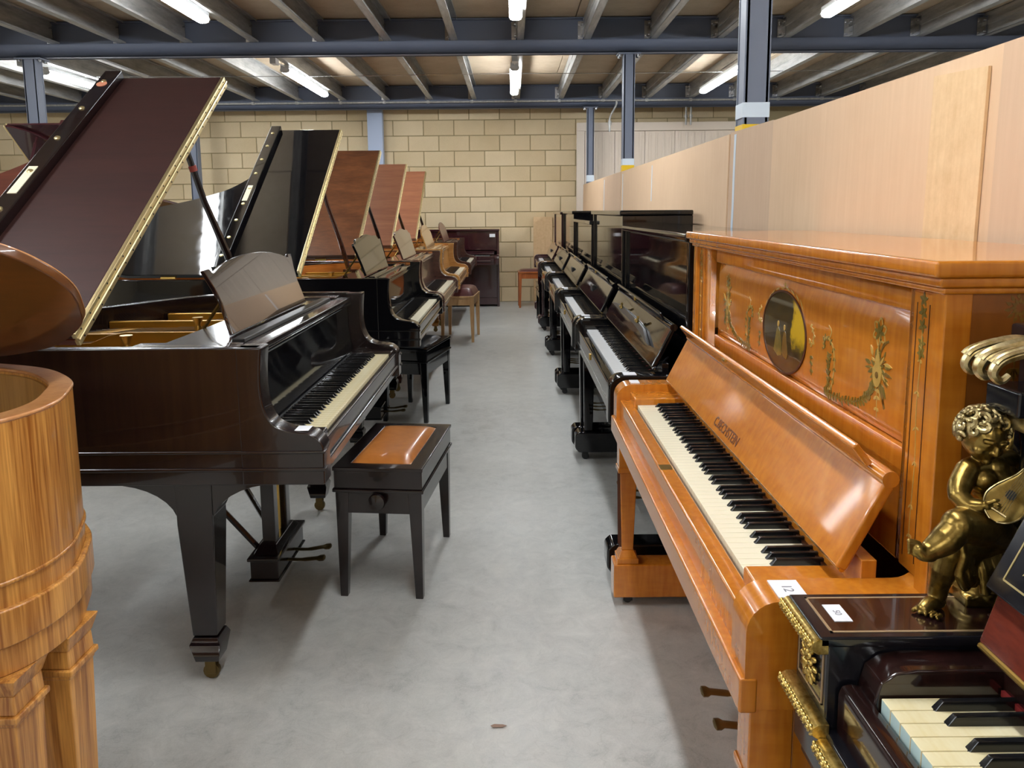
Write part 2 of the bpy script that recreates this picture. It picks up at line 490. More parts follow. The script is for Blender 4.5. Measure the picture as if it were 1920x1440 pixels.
def smooth(P, n=8, closed=False):
    P = [Vector(p) for p in P]; out = []; N = len(P)
    for i in range(N if closed else N - 1):
        if closed: p0, p1, p2, p3 = P[i - 1], P[i], P[(i + 1) % N], P[(i + 2) % N]
        else: p0, p1, p2, p3 = P[max(i - 1, 0)], P[i], P[i + 1], P[min(i + 2, N - 1)]
        for k in range(n):
            t = k / n
            out.append(0.5 * ((2 * p1) + (-p0 + p2) * t + (2 * p0 - 5 * p1 + 4 * p2 - p3) * t * t + (-p0 + 3 * p1 - 3 * p2 + p3) * t ** 3))
    if not closed: out.append(P[-1])
    return out

def offset2(pts, d, closed=False):
    out = []; n = len(pts)
    for i in range(n):
        if closed: a, b2 = pts[i - 1], pts[(i + 1) % n]
        else: a, b2 = pts[max(i - 1, 0)], pts[min(i + 1, n - 1)]
        t = Vector((b2[0] - a[0], b2[1] - a[1])).normalized()
        out.append(Vector((pts[i][0] + t.y * d, pts[i][1] - t.x * d)))
    return out

def text_mesh(name, txt, size, mat, parent, mtx, depth=0.0004, align='CENTER', sx=1.0, bold=0.0):
    cu = bpy.data.curves.new(name, 'FONT'); cu.body = txt; cu.size = size; cu.align_x = align; cu.align_y = 'CENTER'
    cu.extrude = depth; cu.offset = bold
    t = bpy.data.objects.new('tmp_text', cu); C.objects.link(t)
    bpy.context.view_layer.update()
    me = bpy.data.meshes.new_from_object(t.evaluated_get(bpy.context.evaluated_depsgraph_get()))
    bpy.data.objects.remove(t); bpy.data.curves.remove(cu)
    me.materials.clear(); me.materials.append(MT[mat])
    if sx != 1.0: me.transform(Matrix.Diagonal((sx, 1, 1, 1)))
    me.transform(mtx)
    me.name = name
    return link(name, me, parent)

def basis(o, x, y, z):
    m = Matrix.Identity(4)
    for i, c in enumerate((x, y, z)):
        c = Vector(c).normalized()
        for r_ in range(3): m[r_][i] = c[r_]
    for r_ in range(3): m[r_][3] = o[r_]
    return m

# ================================================================== THE HALL
YB = 11.85                                       # face of the block wall
struct('floor', M().box(-9, -5, -0.12, 9, 12.0, 0), 'floor')
wall_back = struct('wall_back', M().box(-9, YB + 0.012, 0, 9, YB + 0.2, 3.15), 'mortar')
struct('wall_left', M().box(-9.2, -5, 0, -9, 12.0, 3.15), 'plaster')
struct('wall_right', M().box(9, -5, 0, 9.2, 12.0, 3.15), 'plaster')
struct('wall_front', M().box(-9, -5.2, 0, 9, -5, 3.15), 'plaster')

bme = M().box(-0.2185, -0.006, -0.1065, 0.2185, 0.05, 0.1065).mesh('block', 'block', 0.004, 1)
for r_ in range(13):
    z = 0.1125 + 0.225 * r_
    if z > 2.95: break
    for k in range(-18, 9):
        x = 0.05 + 0.45 * k + (0.225 if r_ % 2 else 0)
        if x < -7.7: continue
        if x > 1.0 and z < 2.45: continue
        if x > 3.4: continue
        if x < -3.2 and z < 1.0: continue
        o = link('block', bme, wall_back); o.location = (x, YB + 0.006, z)

# ---- mezzanine deck, joists
ceiling = struct('ceiling', M().box(-9.2, -5.2, 3.16, 9.2, 12.05, 3.22), 'deck')
pme = M().box(-1.216, -0.596, 0, 1.216, 0.596, 0.03).mesh('deck_panel', 'deck', 0.003, 1)
for i in range(6):
    for j in range(9):
        o = link('deck_panel', pme, ceiling)
        o.location = (-6.1 + 2.44 * i + (0.6 if j % 2 else 0), 1.45 + 1.2 * j, 3.128)
BZ = 2.805                                       # underside of the main beams
BY = (-0.25, 3.65, 7.55, 11.42)
def c_joist(L):
    t = 0.004; w_ = 0.062; z0, z1 = 2.925, 3.126
    g = M()
    g.box(-t / 2, 0, z0, t / 2, L, z1)
    g.box(-t / 2, 0, z0, w_, L, z0 + t); g.box(-t / 2, 0, z1 - t, w_, L, z1)
    g.box(w_ - t, 0, z0, w_, L, z0 + 0.018); g.box(w_ - t, 0, z1 - 0.018, w_, L, z1)
    g.box(-0.012, 0, z0 + 0.085, 0, L, z0 + 0.12)
    return g.mesh('joist', 'galv')
def cleat_mesh():
    g = M()
    g.box(-0.004, -0.10, 2.93, 0.004, 0, 3.09).box(-0.045, -0.006, 2.93, 0.012, 0.0, 3.09)
    for z in (2.96, 3.06):
        g.cyl((-0.018, -0.05, z), (0.03, -0.05, z), 0.008, n=6)
        g.cyl((-0.03, -0.02, z), (-0.03, 0.002, z), 0.008, n=6)
    return g.mesh('cleat', 'steel')
cme = cleat_mesh()
for b_ in range(3):
    ya, yb = BY[b_] + 0.03, BY[b_ + 1] - 0.03
    jme = c_joist(yb - ya)
    for k in range(-12, 10):
        o = link('joist', jme, ceiling); o.location = (0.06 + 0.612 * k, ya, 0)
        if b_ > 0:
            c_ = link('cleat', cme, o); c_.location = (-0.008, yb - ya, 0)

def beam(y, label):
    g = M()
    g.box(-9, y - 0.02, BZ + 0.1, 9, y + 0.02, 3.12)                          # web
    g.box(-9, y - 0.055, BZ, 9, y + 0.055, BZ + 0.012)                        # lower flange
    g.box(-9, y - 0.055, BZ, 9, y - 0.045, BZ + 0.118).box(-9, y + 0.045, BZ, 9, y + 0.055, BZ + 0.118)
    g.box(-9, y - 0.055, BZ + 0.11, 9, y + 0.055, BZ + 0.12)
    g.box(-9, y - 0.06, 3.108, 9, y + 0.06, 3.122)
    o = tag(obj('steel_beam', g, 'beam', None, 0.004, 2), label, 'beam')
    o['kind'] = 'structure'
    return o
beam(BY[1], 'slate blue steel beam overhead before the first bay of joists')
beam(BY[2], 'slate blue steel beam crossing the ceiling halfway down the aisle')
beam(BY[3], 'slate blue steel beam along the top of the far block wall')

def column(x, y, label, mat='column', w_=0.055, bands=(), top=BZ):
    t = thing('steel_column', label, 'column', (x, y, 0))
    g = M()
    g.box(-w_, -w_, 0, w_, -w_ + 0.012, top).box(-w_, w_ - 0.012, 0, w_, w_, top)
    g.box(-w_ + 0.004, -w_, 0, -w_ + 0.02, w_, top).box(w_ - 0.02, -w_, 0, w_ - 0.004, w_, top)
    obj('shaft', g, mat, t, 0.003)
    g = M().box(-w_ * 2, -w_ * 1.3, top - 0.014, w_ * 2, w_ * 1.3, top - 0.001)
    obj('cap_plate', g, mat, t)
    for sx in (-1, 1):
        for sy in (-1, 1):
            obj('bolt', M().cyl((sx * w_ * 1.6, sy * w_ * 0.8, top - 0.035), (sx * w_ * 1.6, sy * w_ * 0.8, top - 0.01), 0.014, n=6), 'steel', t)
    for z0, z1, mt in bands:
        e = w_ + 0.0015
        g = M().wall([(-e, -e), (e, -e), (e, e), (-e, e)], [(-w_, -w_), (w_, -w_), (w_, w_), (-w_, w_)], z0, z1, True)
        obj('tape_band', g, mt, t)
    return t
column(1.095, 3.66, 'near slate blue column with white and yellow tape behind cardboard', w_=0.058, bands=((1.775, 1.84, 'tape_white'), (1.66, 1.745, 'tape_yellow')))
column(1.095, 7.55, 'middle slate blue column with white and yellow tape above cardboard', w_=0.053, bands=((1.785, 1.845, 'tape_white'), (1.66, 1.785, 'tape_yellow')))
column(1.115, 11.36, 'farthest slate blue column by the cream panelling, white tape around it', w_=0.05, bands=((1.77, 1.86, 'tape_white'),))
column(-4.45, 7.55, 'slate blue column at the far left under the halfway beam', w_=0.06)
column(-4.50, 11.36, 'slate blue column left of the black grand lid, at block wall', w_=0.06)
t = thing('wall_post', 'pale blue steel post standing against the far block wall', 'column', (-1.99, 11.76, 0))
obj('shaft', M().box(-0.11, -0.06, 0, 0.11, 0.06, 2.84), 'column_pale', t, 0.004)
obj('base_plate', M().box(-0.15, -0.075, 0.001, 0.15, 0.07, 0.018), 'column_pale', t)

# ---- cream panelling at the far right
door = struct('door_1', M().box(0.955, 11.66, 0, 3.7, 11.76, 2.52), 'door_cream')
obj('top_rail', M().box(0.945, 11.60, 2.50, 3.72, 11.68, 2.62), 'door_cream', door, 0.004)
obj('edge_post', M().box(0.945, 11.61, 0, 1.06, 11.67, 2.50), 'door_cream', door, 0.004)
for k in range(6):
    x0 = 1.066 + 0.435 * k
    g = M().box(x0, 11.62, 0.02, x0 + 0.43, 11.665, 2.495)
    for q in range(4):
        g.box(x0 + 0.05 + q * 0.1, 11.612, 0.03, x0 + 0.085 + q * 0.1, 11.625, 2.48)
    obj('panel', g, 'door_cream', door, 0.002, 1)

# ---- conduit
t = thing('conduit', 'galvanised conduit running along the far ceiling beam', 'pipe', (0, 11.28, 2.885))
obj('pipe', M().cyl((-8.8, 0, 0), (6.5, 0, 0), 0.013, n=10), 'galv', t)
for k in range(-12, 10):
    obj('clip', M().box(0.06 + 0.612 * k - 0.02, -0.02, -0.018, 0.06 + 0.612 * k + 0.02, 0.02, 0.02), 'galv', t, 0.004, 1)
obj('drop_pipe', M().tube(smooth([(1.47, 0, 0), (1.47, 0, -0.06), (1.42, 0.05, -0.16), (1.39, 0.08, -0.24), (1.39, 0.08, -0.42)], 5), 0.013, 8), 'galv', t)
obj('coupler', M().cyl((1.39, 0.08, -0.27), (1.39, 0.08, -0.33), 0.024, n=10), 'galv', t)
t = thing('drop_conduit', 'pair of short conduits dropping to the cream panelling', 'pipe', (2.52, 11.45, 0))
for s_ in (-1, 1):
    obj('pipe', M().cyl((s_ * 0.035, 0, 2.56), (s_ * 0.035, 0, 2.86), 0.013, n=8), 'galv', t)
    obj('coupler', M().cyl((s_ * 0.035, 0, 2.66), (s_ * 0.035, 0, 2.70), 0.024, n=8), 'galv', t)
# ---- thin suspended cable across the bay
tag(obj('ceiling_cable', M().tube([(-5, 9.3, 2.935), (-2.0, 9.3, 2.915), (0.05, 9.3, 2.93), (1.3, 9.3, 2.92), (4, 9.3, 2.935)], 0.004, 6), 'steel'),
    'thin grey cable strung across the far ceiling bay', 'cable')

# ---- LED battens
def batten(x, y0, y1, label):
    t = thing('ceiling_light', label, 'light', (x, (y0 + y1) / 2, 2.86), 0, 'LED battens under the deck')
    h = (y1 - y0) / 2
    obj('housing', M().box(-0.045, -h, 0.028, 0.045, h, 0.064), 'lamp_case', t, 0.004)
    pr = [(-0.042, 0.028), (-0.05, 0.008), (-0.04, -0.012), (-0.02, -0.02), (0.02, -0.02), (0.04, -0.012), (0.05, 0.008), (0.042, 0.028)]
    obj('diffuser', M().prism(pr, 'xz', -h + 0.02, h - 0.02), 'led', t)
    for s_ in (-1, 1):
        obj('end_cap', M().prism([(a * 1.04, c) for a, c in pr], 'xz', s_ * h, s_ * (h - 0.02)), 'lamp_case', t)
    obj('junction_box', M().box(-0.03, -h - 0.42, 0.0, 0.03, -h - 0.3, 0.06), 'lamp_case', t, 0.004)
    obj('feed_cable', M().tube([(0, -h - 0.32, 0.03), (0, -h + 0.01, 0.045)], 0.006, 6), 'lamp_case', t)
    return t
for x, nm in ((0.04, 'centred over the aisle'), (-2.40, 'above the grand piano lids'), (2.47, 'beyond the cardboard partition'), (-4.95, 'farthest left in the hall')):
    batten(x, 8.6, 10.4, 'lit white batten ' + nm + ' in the far ceiling bay')
    batten(x, 4.6, 6.4, 'lit white batten ' + nm + ' in the nearer ceiling bay')
    batten(x, 0.5, 2.3, 'lit white batten ' + nm + ' directly overhead, above the frame')
    batten(x, -3.4, -1.6, 'lit white batten ' + nm + ' behind the viewpoint')

# ---- cardboard partition
def card(y0, y1, h0, h1, label, mat='card', off=0.0, z0=0.0, seams=(), x=1.008):
    t = thing('cardboard_sheet', label, 'cardboard', (x + off, (y0 + y1) / 2, 0), 0, 'cardboard sheets behind the uprights')
    h = (y1 - y0) / 2
    g = M()
    ln = 0.022
    g.add([(z0 * ln / 1.7, -h, z0), (z0 * ln / 1.7, h, z0), (ln, h, h1), (ln, -h, h0),
           (z0 * ln / 1.7 + 0.007, -h, z0), (z0 * ln / 1.7 + 0.007, h, z0), (ln + 0.007, h, h1), (ln + 0.007, -h, h0)],
          [(0, 1, 2, 3), (7, 6, 5, 4), (0, 4, 5, 1), (1, 5, 6, 2), (2, 6, 7, 3), (3, 7, 4, 0)])
    obj('sheet', g, mat, t)
    for yy, za, zb, ww in seams:
        yy -= (y0 + y1) / 2
        n = 5; pth = []
        g = M()
        vs = []; fs = []
        for i in range(n + 1):
            z = za + (zb - za) * i / n; jx = random.uniform(-0.004, 0.004)
            vs += [(z * ln / 1.7 - 0.0012, yy - ww / 2 + jx, z), (z * ln / 1.7 - 0.0012, yy + ww / 2 + jx, z)]
        for i in range(n): fs.append((2 * i, 2 * i + 1, 2 * i + 3, 2 * i + 2))
        vs += [(a + 0.001, b2, c) for a, b2, c in vs]
        m_ = 2 * (n + 1)
        fs += [tuple(q + m_ for q in f[::-1]) for f in fs]
        g.add(vs, fs)
        obj('tape_strip', g, 'tape_white', t)
    return t
card(-1.6, 1.70, 1.706, 1.708, 'cardboard sheet nearest the camera at the right edge', 'card_grey')
card(1.70, 3.16, 1.708, 1.712, 'wide plain cardboard sheet above the amber upright piano', 'card')
card(1.735, 1.955, 1.668, 1.682, 'narrow paler cardboard piece stuck over a joint', 'card_patch', -0.009, 0.62)
card(3.17, 3.78, 1.716, 1.725, 'short cardboard sheet taped in front of the near column', 'card_grey', 0.004, 0, ((3.70, 0.9, 1.71, 0.035),))
card(3.79, 5.92, 1.718, 1.722, 'cardboard sheet with a short dangling white tape', 'card', 0, 0, ((5.85, 1.43, 1.69, 0.03),))
card(5.93, 7.52, 1.722, 1.726, 'cardboard sheet by the middle column with white tape', 'card', 0.003, 0, ((7.40, 1.2, 1.70, 0.04),))
card(7.53, 8.96, 1.726, 1.73, 'cardboard sheet second from the far end, white taped edge', 'card_grey', 0.0, 0, ((8.85, 1.2, 1.70, 0.05),))
card(8.97, 11.5, 1.73, 1.735, 'farthest cardboard sheet of the partition beside cream panelling', 'card', 0.003)
o = tag(obj('cardboard_offcut', M().box(0.315, 11.79, 0.0, 0.60, 11.83, 1.275), 'card_patch', None, 0.003),
        'tan cardboard offcut standing against the far block wall', 'cardboard')

# ================================================================== KEYBOARDS
def keyboard(parent, x0, yf, zt, pitch=0.0235, n=52, start=5, wmat='ivory', single=True, length=0.15, front=None, lip=True):
    """start: 0=C .. 5=A, white keys run towards +x, fronts at y=yf (depth +y), tops at z=zt"""
    w_ = pitch - 0.0011
    def wbox(g, xa):
        g.box(xa, yf, zt - 0.022, xa + w_, yf + length, zt)
    blacks = []
    for i in range(n - 1):
        if (start + i) % 7 in (0, 1, 3, 4, 5):
            off = {0: -0.0018, 1: 0.0018, 3: -0.0022, 4: 0.0, 5: 0.0022}[(start + i) % 7]
            blacks.append(x0 + pitch * (i + 1) + off)
    bw = 0.0052
    def bshape(g, xc):
        y0 = yf + 0.05
        g.add([(xc - bw, y0, zt - 0.002), (xc + bw, y0, zt - 0.002), (xc + bw, yf + length, zt - 0.002), (xc - bw, yf + length, zt - 0.002),
               (xc - bw * 0.78, y0 + 0.011, zt + 0.0115), (xc + bw * 0.78, y0 + 0.011, zt + 0.0115), (xc + bw * 0.78, yf + length, zt + 0.0125), (xc - bw * 0.78, yf + length, zt + 0.0125)],
              [(0, 3, 2, 1), (4, 5, 6, 7), (0, 1, 5, 4), (1, 2, 6, 5), (2, 3, 7, 6), (3, 0, 4, 7)])
    if single:
        g = M(); wbox(g, 0.0); wm = g.mesh('white_key', wmat, 0.0008, 1)
        if front:
            wm.materials.append(MT[front])
            for p in wm.polygons:
                if p.normal.y < -0.9: p.material_index = 1
        g = M(); bshape(g, 0.0); bm_ = g.mesh('black_key', 'black_key', 0.0011, 2)
        for i in range(n):
            o = link('white_key', wm, parent); o.location = (x0 + pitch * i + 0.00055, 0, 0)
        for xc in blacks:
            o = link('black_key', bm_, parent); o.location = (xc, 0, 0)
    else:
        g = M()
        for i in range(n): wbox(g, x0 + pitch * i + 0.00055)
        stuff(obj('white_keys', g, wmat, parent))
        g = M()
        for xc in blacks: bshape(g, xc)
        stuff(obj('black_keys', g, 'black_key', parent))

def caster(parent, x, y, z_top, mat='brass', wheel=0.022, sub=None):
    p = sub or parent
    g = M()
    g.cyl((x, y, z_top), (x, y, z_top - 0.012), 0.016, n=10)
    g.box(x - 0.014, y - 0.016, wheel * 0.7, x - 0.010, y + 0.016, z_top - 0.01).box(x + 0.010, y - 0.016, wheel * 0.7, x + 0.014, y + 0.016, z_top - 0.01)
    g.cyl((x - 0.009, y, wheel), (x + 0.009, y, wheel), wheel, n=14)
    obj('caster', g, mat, p, 0.0015, 1)

# ================================================================== GRAND PIANOS
RIM = [(0, 0.16), (0, 0.8), (0, 1.42), (0.03, 1.64), (0.12, 1.79), (0.27, 1.87), (0.42, 1.85), (0.54, 1.76), (0.63, 1.60), (0.71, 1.40),
       (0.82, 1.22), (1.0, 1.08), (1.2, 0.98), (1.38, 0.86), (1.47, 0.72), (1.5, 0.55), (1.5, 0.16)]
RIM_ROUND = [(0, 0.16), (0, 0.8), (0.0, 1.32), (0.02, 1.48), (0.06, 1.60), (0.118, 1.695), (0.226, 1.795), (0.315, 1.838), (0.41, 1.868), (0.5, 1.866), (0.58, 1.83), (0.66, 1.73), (0.73, 1.56),
             (0.82, 1.36), (0.98, 1.18), (1.2, 1.04), (1.38, 0.9), (1.47, 0.75), (1.5, 0.55), (1.5, 0.16)]
def tapered_leg(t, x, y, zt, mat, brackets=True, style='spade'):
    g = M()
    h = 0.052
    if style == 'spade':
        g.frus(x, y, 0.15, 0.036, 0.036, zt - 0.13, h, h)
        g.box(x - h, y - h, zt - 0.13, x + h, y + h, zt)
        leg = obj('leg', g, mat, t, 0.004)
        g = M(); g.frus(x, y, 0.145, 0.036, 0.036, 0.125, 0.045, 0.045); g.frus(x, y, 0.068, 0.034, 0.034, 0.125, 0.045, 0.045)
        obj('spade_foot', g, mat, leg, 0.002)
        if brackets:
            for sx, sy in ((0, -1), (0, 1), (1 if x < 0.7 else -1, 0)):
                L = 0.19
                pr = [(0.0, 0.0), (L, 0.0), (L, -0.012)] + [(L - L * math.sin(PI / 2 * k / 8), -0.012 - 0.118 * (1 - math.cos(PI / 2 * k / 8))) for k in range(1, 9)]
                gb = M()
                if sy: gb.prism([(y + sy * (h - 0.004) + sy * a, zt + c) for a, c in pr], 'yz', x - h * 0.92, x + h * 0.92)
                else: gb.prism([(x + sx * (h - 0.004) + sx * a, zt + c) for a, c in pr], 'xz', y - h * 0.92, y + h * 0.92)
                obj('bracket', gb, mat, leg, 0.002)
    else:                                            # square tapering leg with a moulded capital
        g.frus(x, y, 0.09, 0.035, 0.035, zt - 0.09, 0.044, 0.044)
        leg = obj('leg', g, mat, t, 0.003)
        g = M()
        g.box(x - 0.046, y - 0.046, zt - 0.095, x + 0.046, y + 0.046, zt - 0.085)
        g.box(x - 0.052, y - 0.052, zt - 0.085, x + 0.052, y + 0.052, zt - 0.072)
        g.frus(x, y, zt - 0.072, 0.046, 0.046, zt - 0.035, 0.044, 0.044)
        g.frus(x, y, zt - 0.035, 0.045, 0.045, zt, 0.056, 0.056)
        obj('capital', g, mat, leg, 0.003)
        g = M(); g.box(x - 0.034, y - 0.034, 0.05, x + 0.034, y + 0.034, 0.09)
        obj('foot', g, mat, leg, 0.003)
    caster(t, x, y, 0.07, 'brass_old', 0.024, leg)

def grand(name, label, cat, loc, rz, mats, alpha=35, keys=False, key_mat='ivory', desk='horned', rim=RIM, leg_style='spade', spine_sticker=False,
          detail=True, flap=True, bolts=6, group='grand pianos', arch=0.0, hinge='brass_pale', lid_open=True, fall=True):
    t = thing(name, label, cat, loc, rz, group)
    W = 1.5; ZT = 1.01; ZB = 0.625
    case = mats['case']
    out = [(p.x, p.y) for p in smooth([(a, c, 0) for a, c in rim], 7)]
    # the outline runs anticlockwise seen from below: inward offset
    inn = offset2(out, 0.042)
    rimo = obj('rim', M().wall(out, inn, ZB, ZT), mats.get('rim', case), t, 0.004)
    if 'rim_top' in mats:
        obj('rim_edge', M().wall(offset2(out, -0.002), offset2(out, 0.045), ZT - 0.002, ZT + 0.006), mats['rim_top'], t, 0.003)
    in2 = offset2(out, 0.047)
    obj('inner_veneer', M().wall(offset2(out, 0.0422), in2, 0.80, ZT - 0.008), mats['inner'], t)
    # mouldings round the case
    for zz, hh, pr in ((0.665, 0.010, 0.005), (0.715, 0.008, 0.004)):
        obj('moulding', M().wall(offset2(out, -pr), offset2(out, 0.001), zz, zz + hh), case, t, 0.002, 1)
    if mats.get('plinth'):
        obj('plinth', M().wall(offset2(out, -0.012), offset2(out, 0.001), ZB - 0.02, ZB + 0.05), mats['plinth'], t, 0.004)
        obj('lower_band', M().wall(offset2(out, -0.004), offset2(out, 0.03), ZB - 0.075, ZB - 0.02), mats['plinth'], t, 0.003)
    obj('bottom', M().prism(in2, 'xy', ZB + 0.005, ZB + 0.03), case, t)
    sb = [p for p in in2 if p[1] > 0.40]
    obj('soundboard', M().prism([(in2[0][0], 0.40)] + sb + [(in2[-1][0], 0.40)], 'xy', 0.835, 0.845), 'soundboard', t)
    if detail:
        pl = offset2(out, 0.10)
        pl = [p for p in pl if p[1] > 0.42]
        inner_pl = offset2(out, 0.17); inner_pl = [p for p in inner_pl if p[1] > 0.42]
        n_ = min(len(pl), len(inner_pl))
        pls = pl[:n_]; ips = inner_pl[:n_]
        g = M().wall(pls, ips, 0.90, 0.93)
        g.box(0.08, 0.33, 0.925, 1.42, 0.56, 0.945)
        g.box(0.30, 0.5, 0.92, 0.33, 1.68, 0.955).box(0.62, 0.5, 0.92, 0.645, 1.45, 0.955).box(0.95, 0.5, 0.92, 0.975, 1.05, 0.955).box(1.18, 0.5, 0.92, 1.2, 0.92, 0.955)
        obj('iron_plate', g, 'plate', t, 0.004, 1)
        # raised web of the plate
        web = smooth([(0.10, 0.60, 0), (0.12, 0.80, 0), (0.2, 0.98, 0), (0.34, 1.06, 0)], 6)
        g = M(); g.prism([(0.46, 0.935), (0.98, 0.935), (0.98, 0.945), (0.86, 0.95), (0.80, 0.975), (0.74, 0.985), (0.46, 0.985)], 'yz', 0.46, 0.475)
        obj('plate_web', g, 'plate', t, 0.003, 1)
        for bx, by in ((0.25, 1.02), (0.42, 0.72), (0.85, 0.66), (0.3, 0.5))[:4]:
            g = M().lathe([(0.012, 0), (0.014, 0.012), (0.010, 0.02), (0.012, 0.03), (0.02, 0.048), (0.02, 0.052)], (bx, by, 0.93), 14)
            obj('plate_bolt', g, 'brass', t)
        g = M()
        for k in range(70):
            x = 0.10 + 1.3 * k / 69
            ye = 1.72 - max(0, x - 0.35) * 1.0
            g.tube([(x, 0.5, 0.935), (min(x + 0.05, 1.42), max(ye, 0.62), 0.925)], 0.0011, 4)
        stuff(obj('strings', g, 'strings', t))
        g = M()
        for k in range(70):
            for q in range(3):
                x = 0.10 + 1.3 * k / 69
                g.cyl((x + 0.004 * q, 0.36 + 0.05 * q, 0.94), (x + 0.004 * q, 0.36 + 0.05 * q, 0.965), 0.0033, n=5)
        stuff(obj('tuning_pins', g, 'steel', t))
    # ---- cheeks (S-curved arms)
    prof = [(0.15, ZT), (0.156, 0.95), (0.157, 0.89), (0.150, 0.842), (0.131, 0.802), (0.102, 0.783), (0.065, 0.775), (0.03, 0.770), (0.006, 0.755), (-0.007, 0.732), (-0.008, 0.70)]
    cv = [(p.x, p.y) for p in smooth([(a, c, 0) for a, c in prof], 4)]
    prof2 = [(0.22, ZT)] + cv + [(-0.008, ZB), (0.22, ZB)]
    for xa, xb in ((-0.002, 0.075), (W - 0.075, W + 0.002)):
        obj('cheek', M().prism(prof2, 'yz', xa, xb), case, t, 0.005)
        for zz, hh in ((0.665, 0.010), (0.715, 0.008)):
            e0, e1 = (xa - 0.004, xa + 0.02) if xa < 0.1 else (xb - 0.02, xb + 0.004)
            obj('moulding', M().box(e0, -0.013, zz, e1, 0.22, zz + hh), case, t, 0.002, 1)
    # key bed, slip, blocks
    obj('key_bed', M().box(0.075, 0.012, ZB, W - 0.075, 0.33, 0.685), case, t, 0.004)
    obj('key_slip', M().box(0.075, 0.002, ZB + 0.055, W - 0.075, 0.024, 0.735), case, t, 0.004)
    obj('slip_moulding', M().box(0.07, -0.006, ZB + 0.045, W - 0.07, 0.006, ZB + 0.056), case, t, 0.003, 1)
    for xa, xb in ((0.075, 0.14), (W - 0.14, W - 0.075)):
        obj('key_block', M().box(xa, 0.012, 0.68, xb, 0.20, 0.752), case, t, 0.006)
    keyboard(t, 0.139, 0.026, 0.742, 0.0235, 52, 5, key_mat, keys, 0.155)
    # fallboard (raised) and nameboard
    if fall:
        fb = [(0.192, 0.748), (0.205, 0.80), (0.213, 0.87), (0.215, 0.952), (0.197, 0.958), (0.196, 0.972), (0.235, 0.972), (0.235, 0.748)]
        obj('fallboard', M().prism(fb, 'yz', 0.078, W - 0.078), mats.get('fall', case), t, 0.003)
        obj('felt_strip', M().box(0.14, 0.186, 0.742, W - 0.14, 0.192, 0.749), 'rubber', t)
    obj('lock_rail', M().box(0.075, 0.20, 0.972, W - 0.075, 0.262, 0.992), case, t, 0.004)
    # ---- music desk
    g = M().box(0.16, 0.27, 0.975, W - 0.16, 0.50, 0.992)
    shelf = obj('desk_shelf', g, case, t, 0.004)
    for s_ in (0, 1):
        xa = 0.05 if s_ == 0 else W - 0.16
        obj('desk_slide', M().box(xa, 0.25, 0.975, xa + 0.11, 0.55, 1.0), case, t, 0.005)
    obj('desk_ledge', M().box(0.2, 0.262, 0.99, W - 0.2, 0.30, 1.004), mats.get('ledge', case), t, 0.003)
    if desk:
        hw = 0.47
        if desk == 'horned':
            half = [(0.435, 0.0), (0.43, 0.06), (0.425, 0.12), (0.44, 0.18), (0.465, 0.235), (0.47, 0.25), (0.425, 0.252), (0.41, 0.235), (0.39, 0.238)]
            top = [(0.33, 0.256), (0.22, 0.274), (0.1, 0.284), (0.0, 0.286)]
        elif desk == 'shield':
            half = [(0.41, 0.0), (0.415, 0.08), (0.44, 0.17), (0.46, 0.22), (0.455, 0.235), (0.40, 0.232), (0.385, 0.24)]
            top = [(0.36, 0.262), (0.28, 0.27), (0.20, 0.268), (0.1, 0.282), (0.0, 0.288)]
        else:
            half = [(0.40, 0.0), (0.41, 0.1), (0.43, 0.17), (0.42, 0.19)]
            top = [(0.34, 0.235), (0.22, 0.27), (0.1, 0.285), (0.0, 0.29)]
        side = half + top
        full = [(-a, c) for a, c in side][::-1][1:] if side[-1][0] == 0 else []
        poly = side + [(-a, c) for a, c in side[::-1][1:]]
        tilt = R(18)
        g = M().prism([(a, c * 0.85) for a, c in poly], 'xz', 0, 0.014)
        g.xf(lambda p: (W / 2 + p.x, 0.335 + p.y * math.cos(tilt) + p.z * math.sin(tilt), 0.998 + p.z * math.cos(tilt) - p.y * math.sin(tilt)))
        dk = obj('music_desk', g, mats.get('desk', case), t, 0.003)
        obj('desk_prop', M().tube([(W / 2 - 0.25, 0.40, 1.13), (W / 2 - 0.25, 0.50, 0.99)], 0.006, 6), 'brass', dk)
        obj('desk_prop', M().tube([(W / 2 + 0.25, 0.40, 1.13), (W / 2 + 0.25, 0.50, 0.99)], 0.006, 6), 'brass', dk)
    # ---- lid
    al = R(alpha); zh = ZT + 0.012; YF = 0.64; FL = 0.40
    def lidxf(p):       # p: (a across from the hinge, y, h above the closed lid's underside)
        return (-0.005 + p.x * math.cos(al) - p.z * math.sin(al), p.y, zh + p.x * math.sin(al) + p.z * math.cos(al))
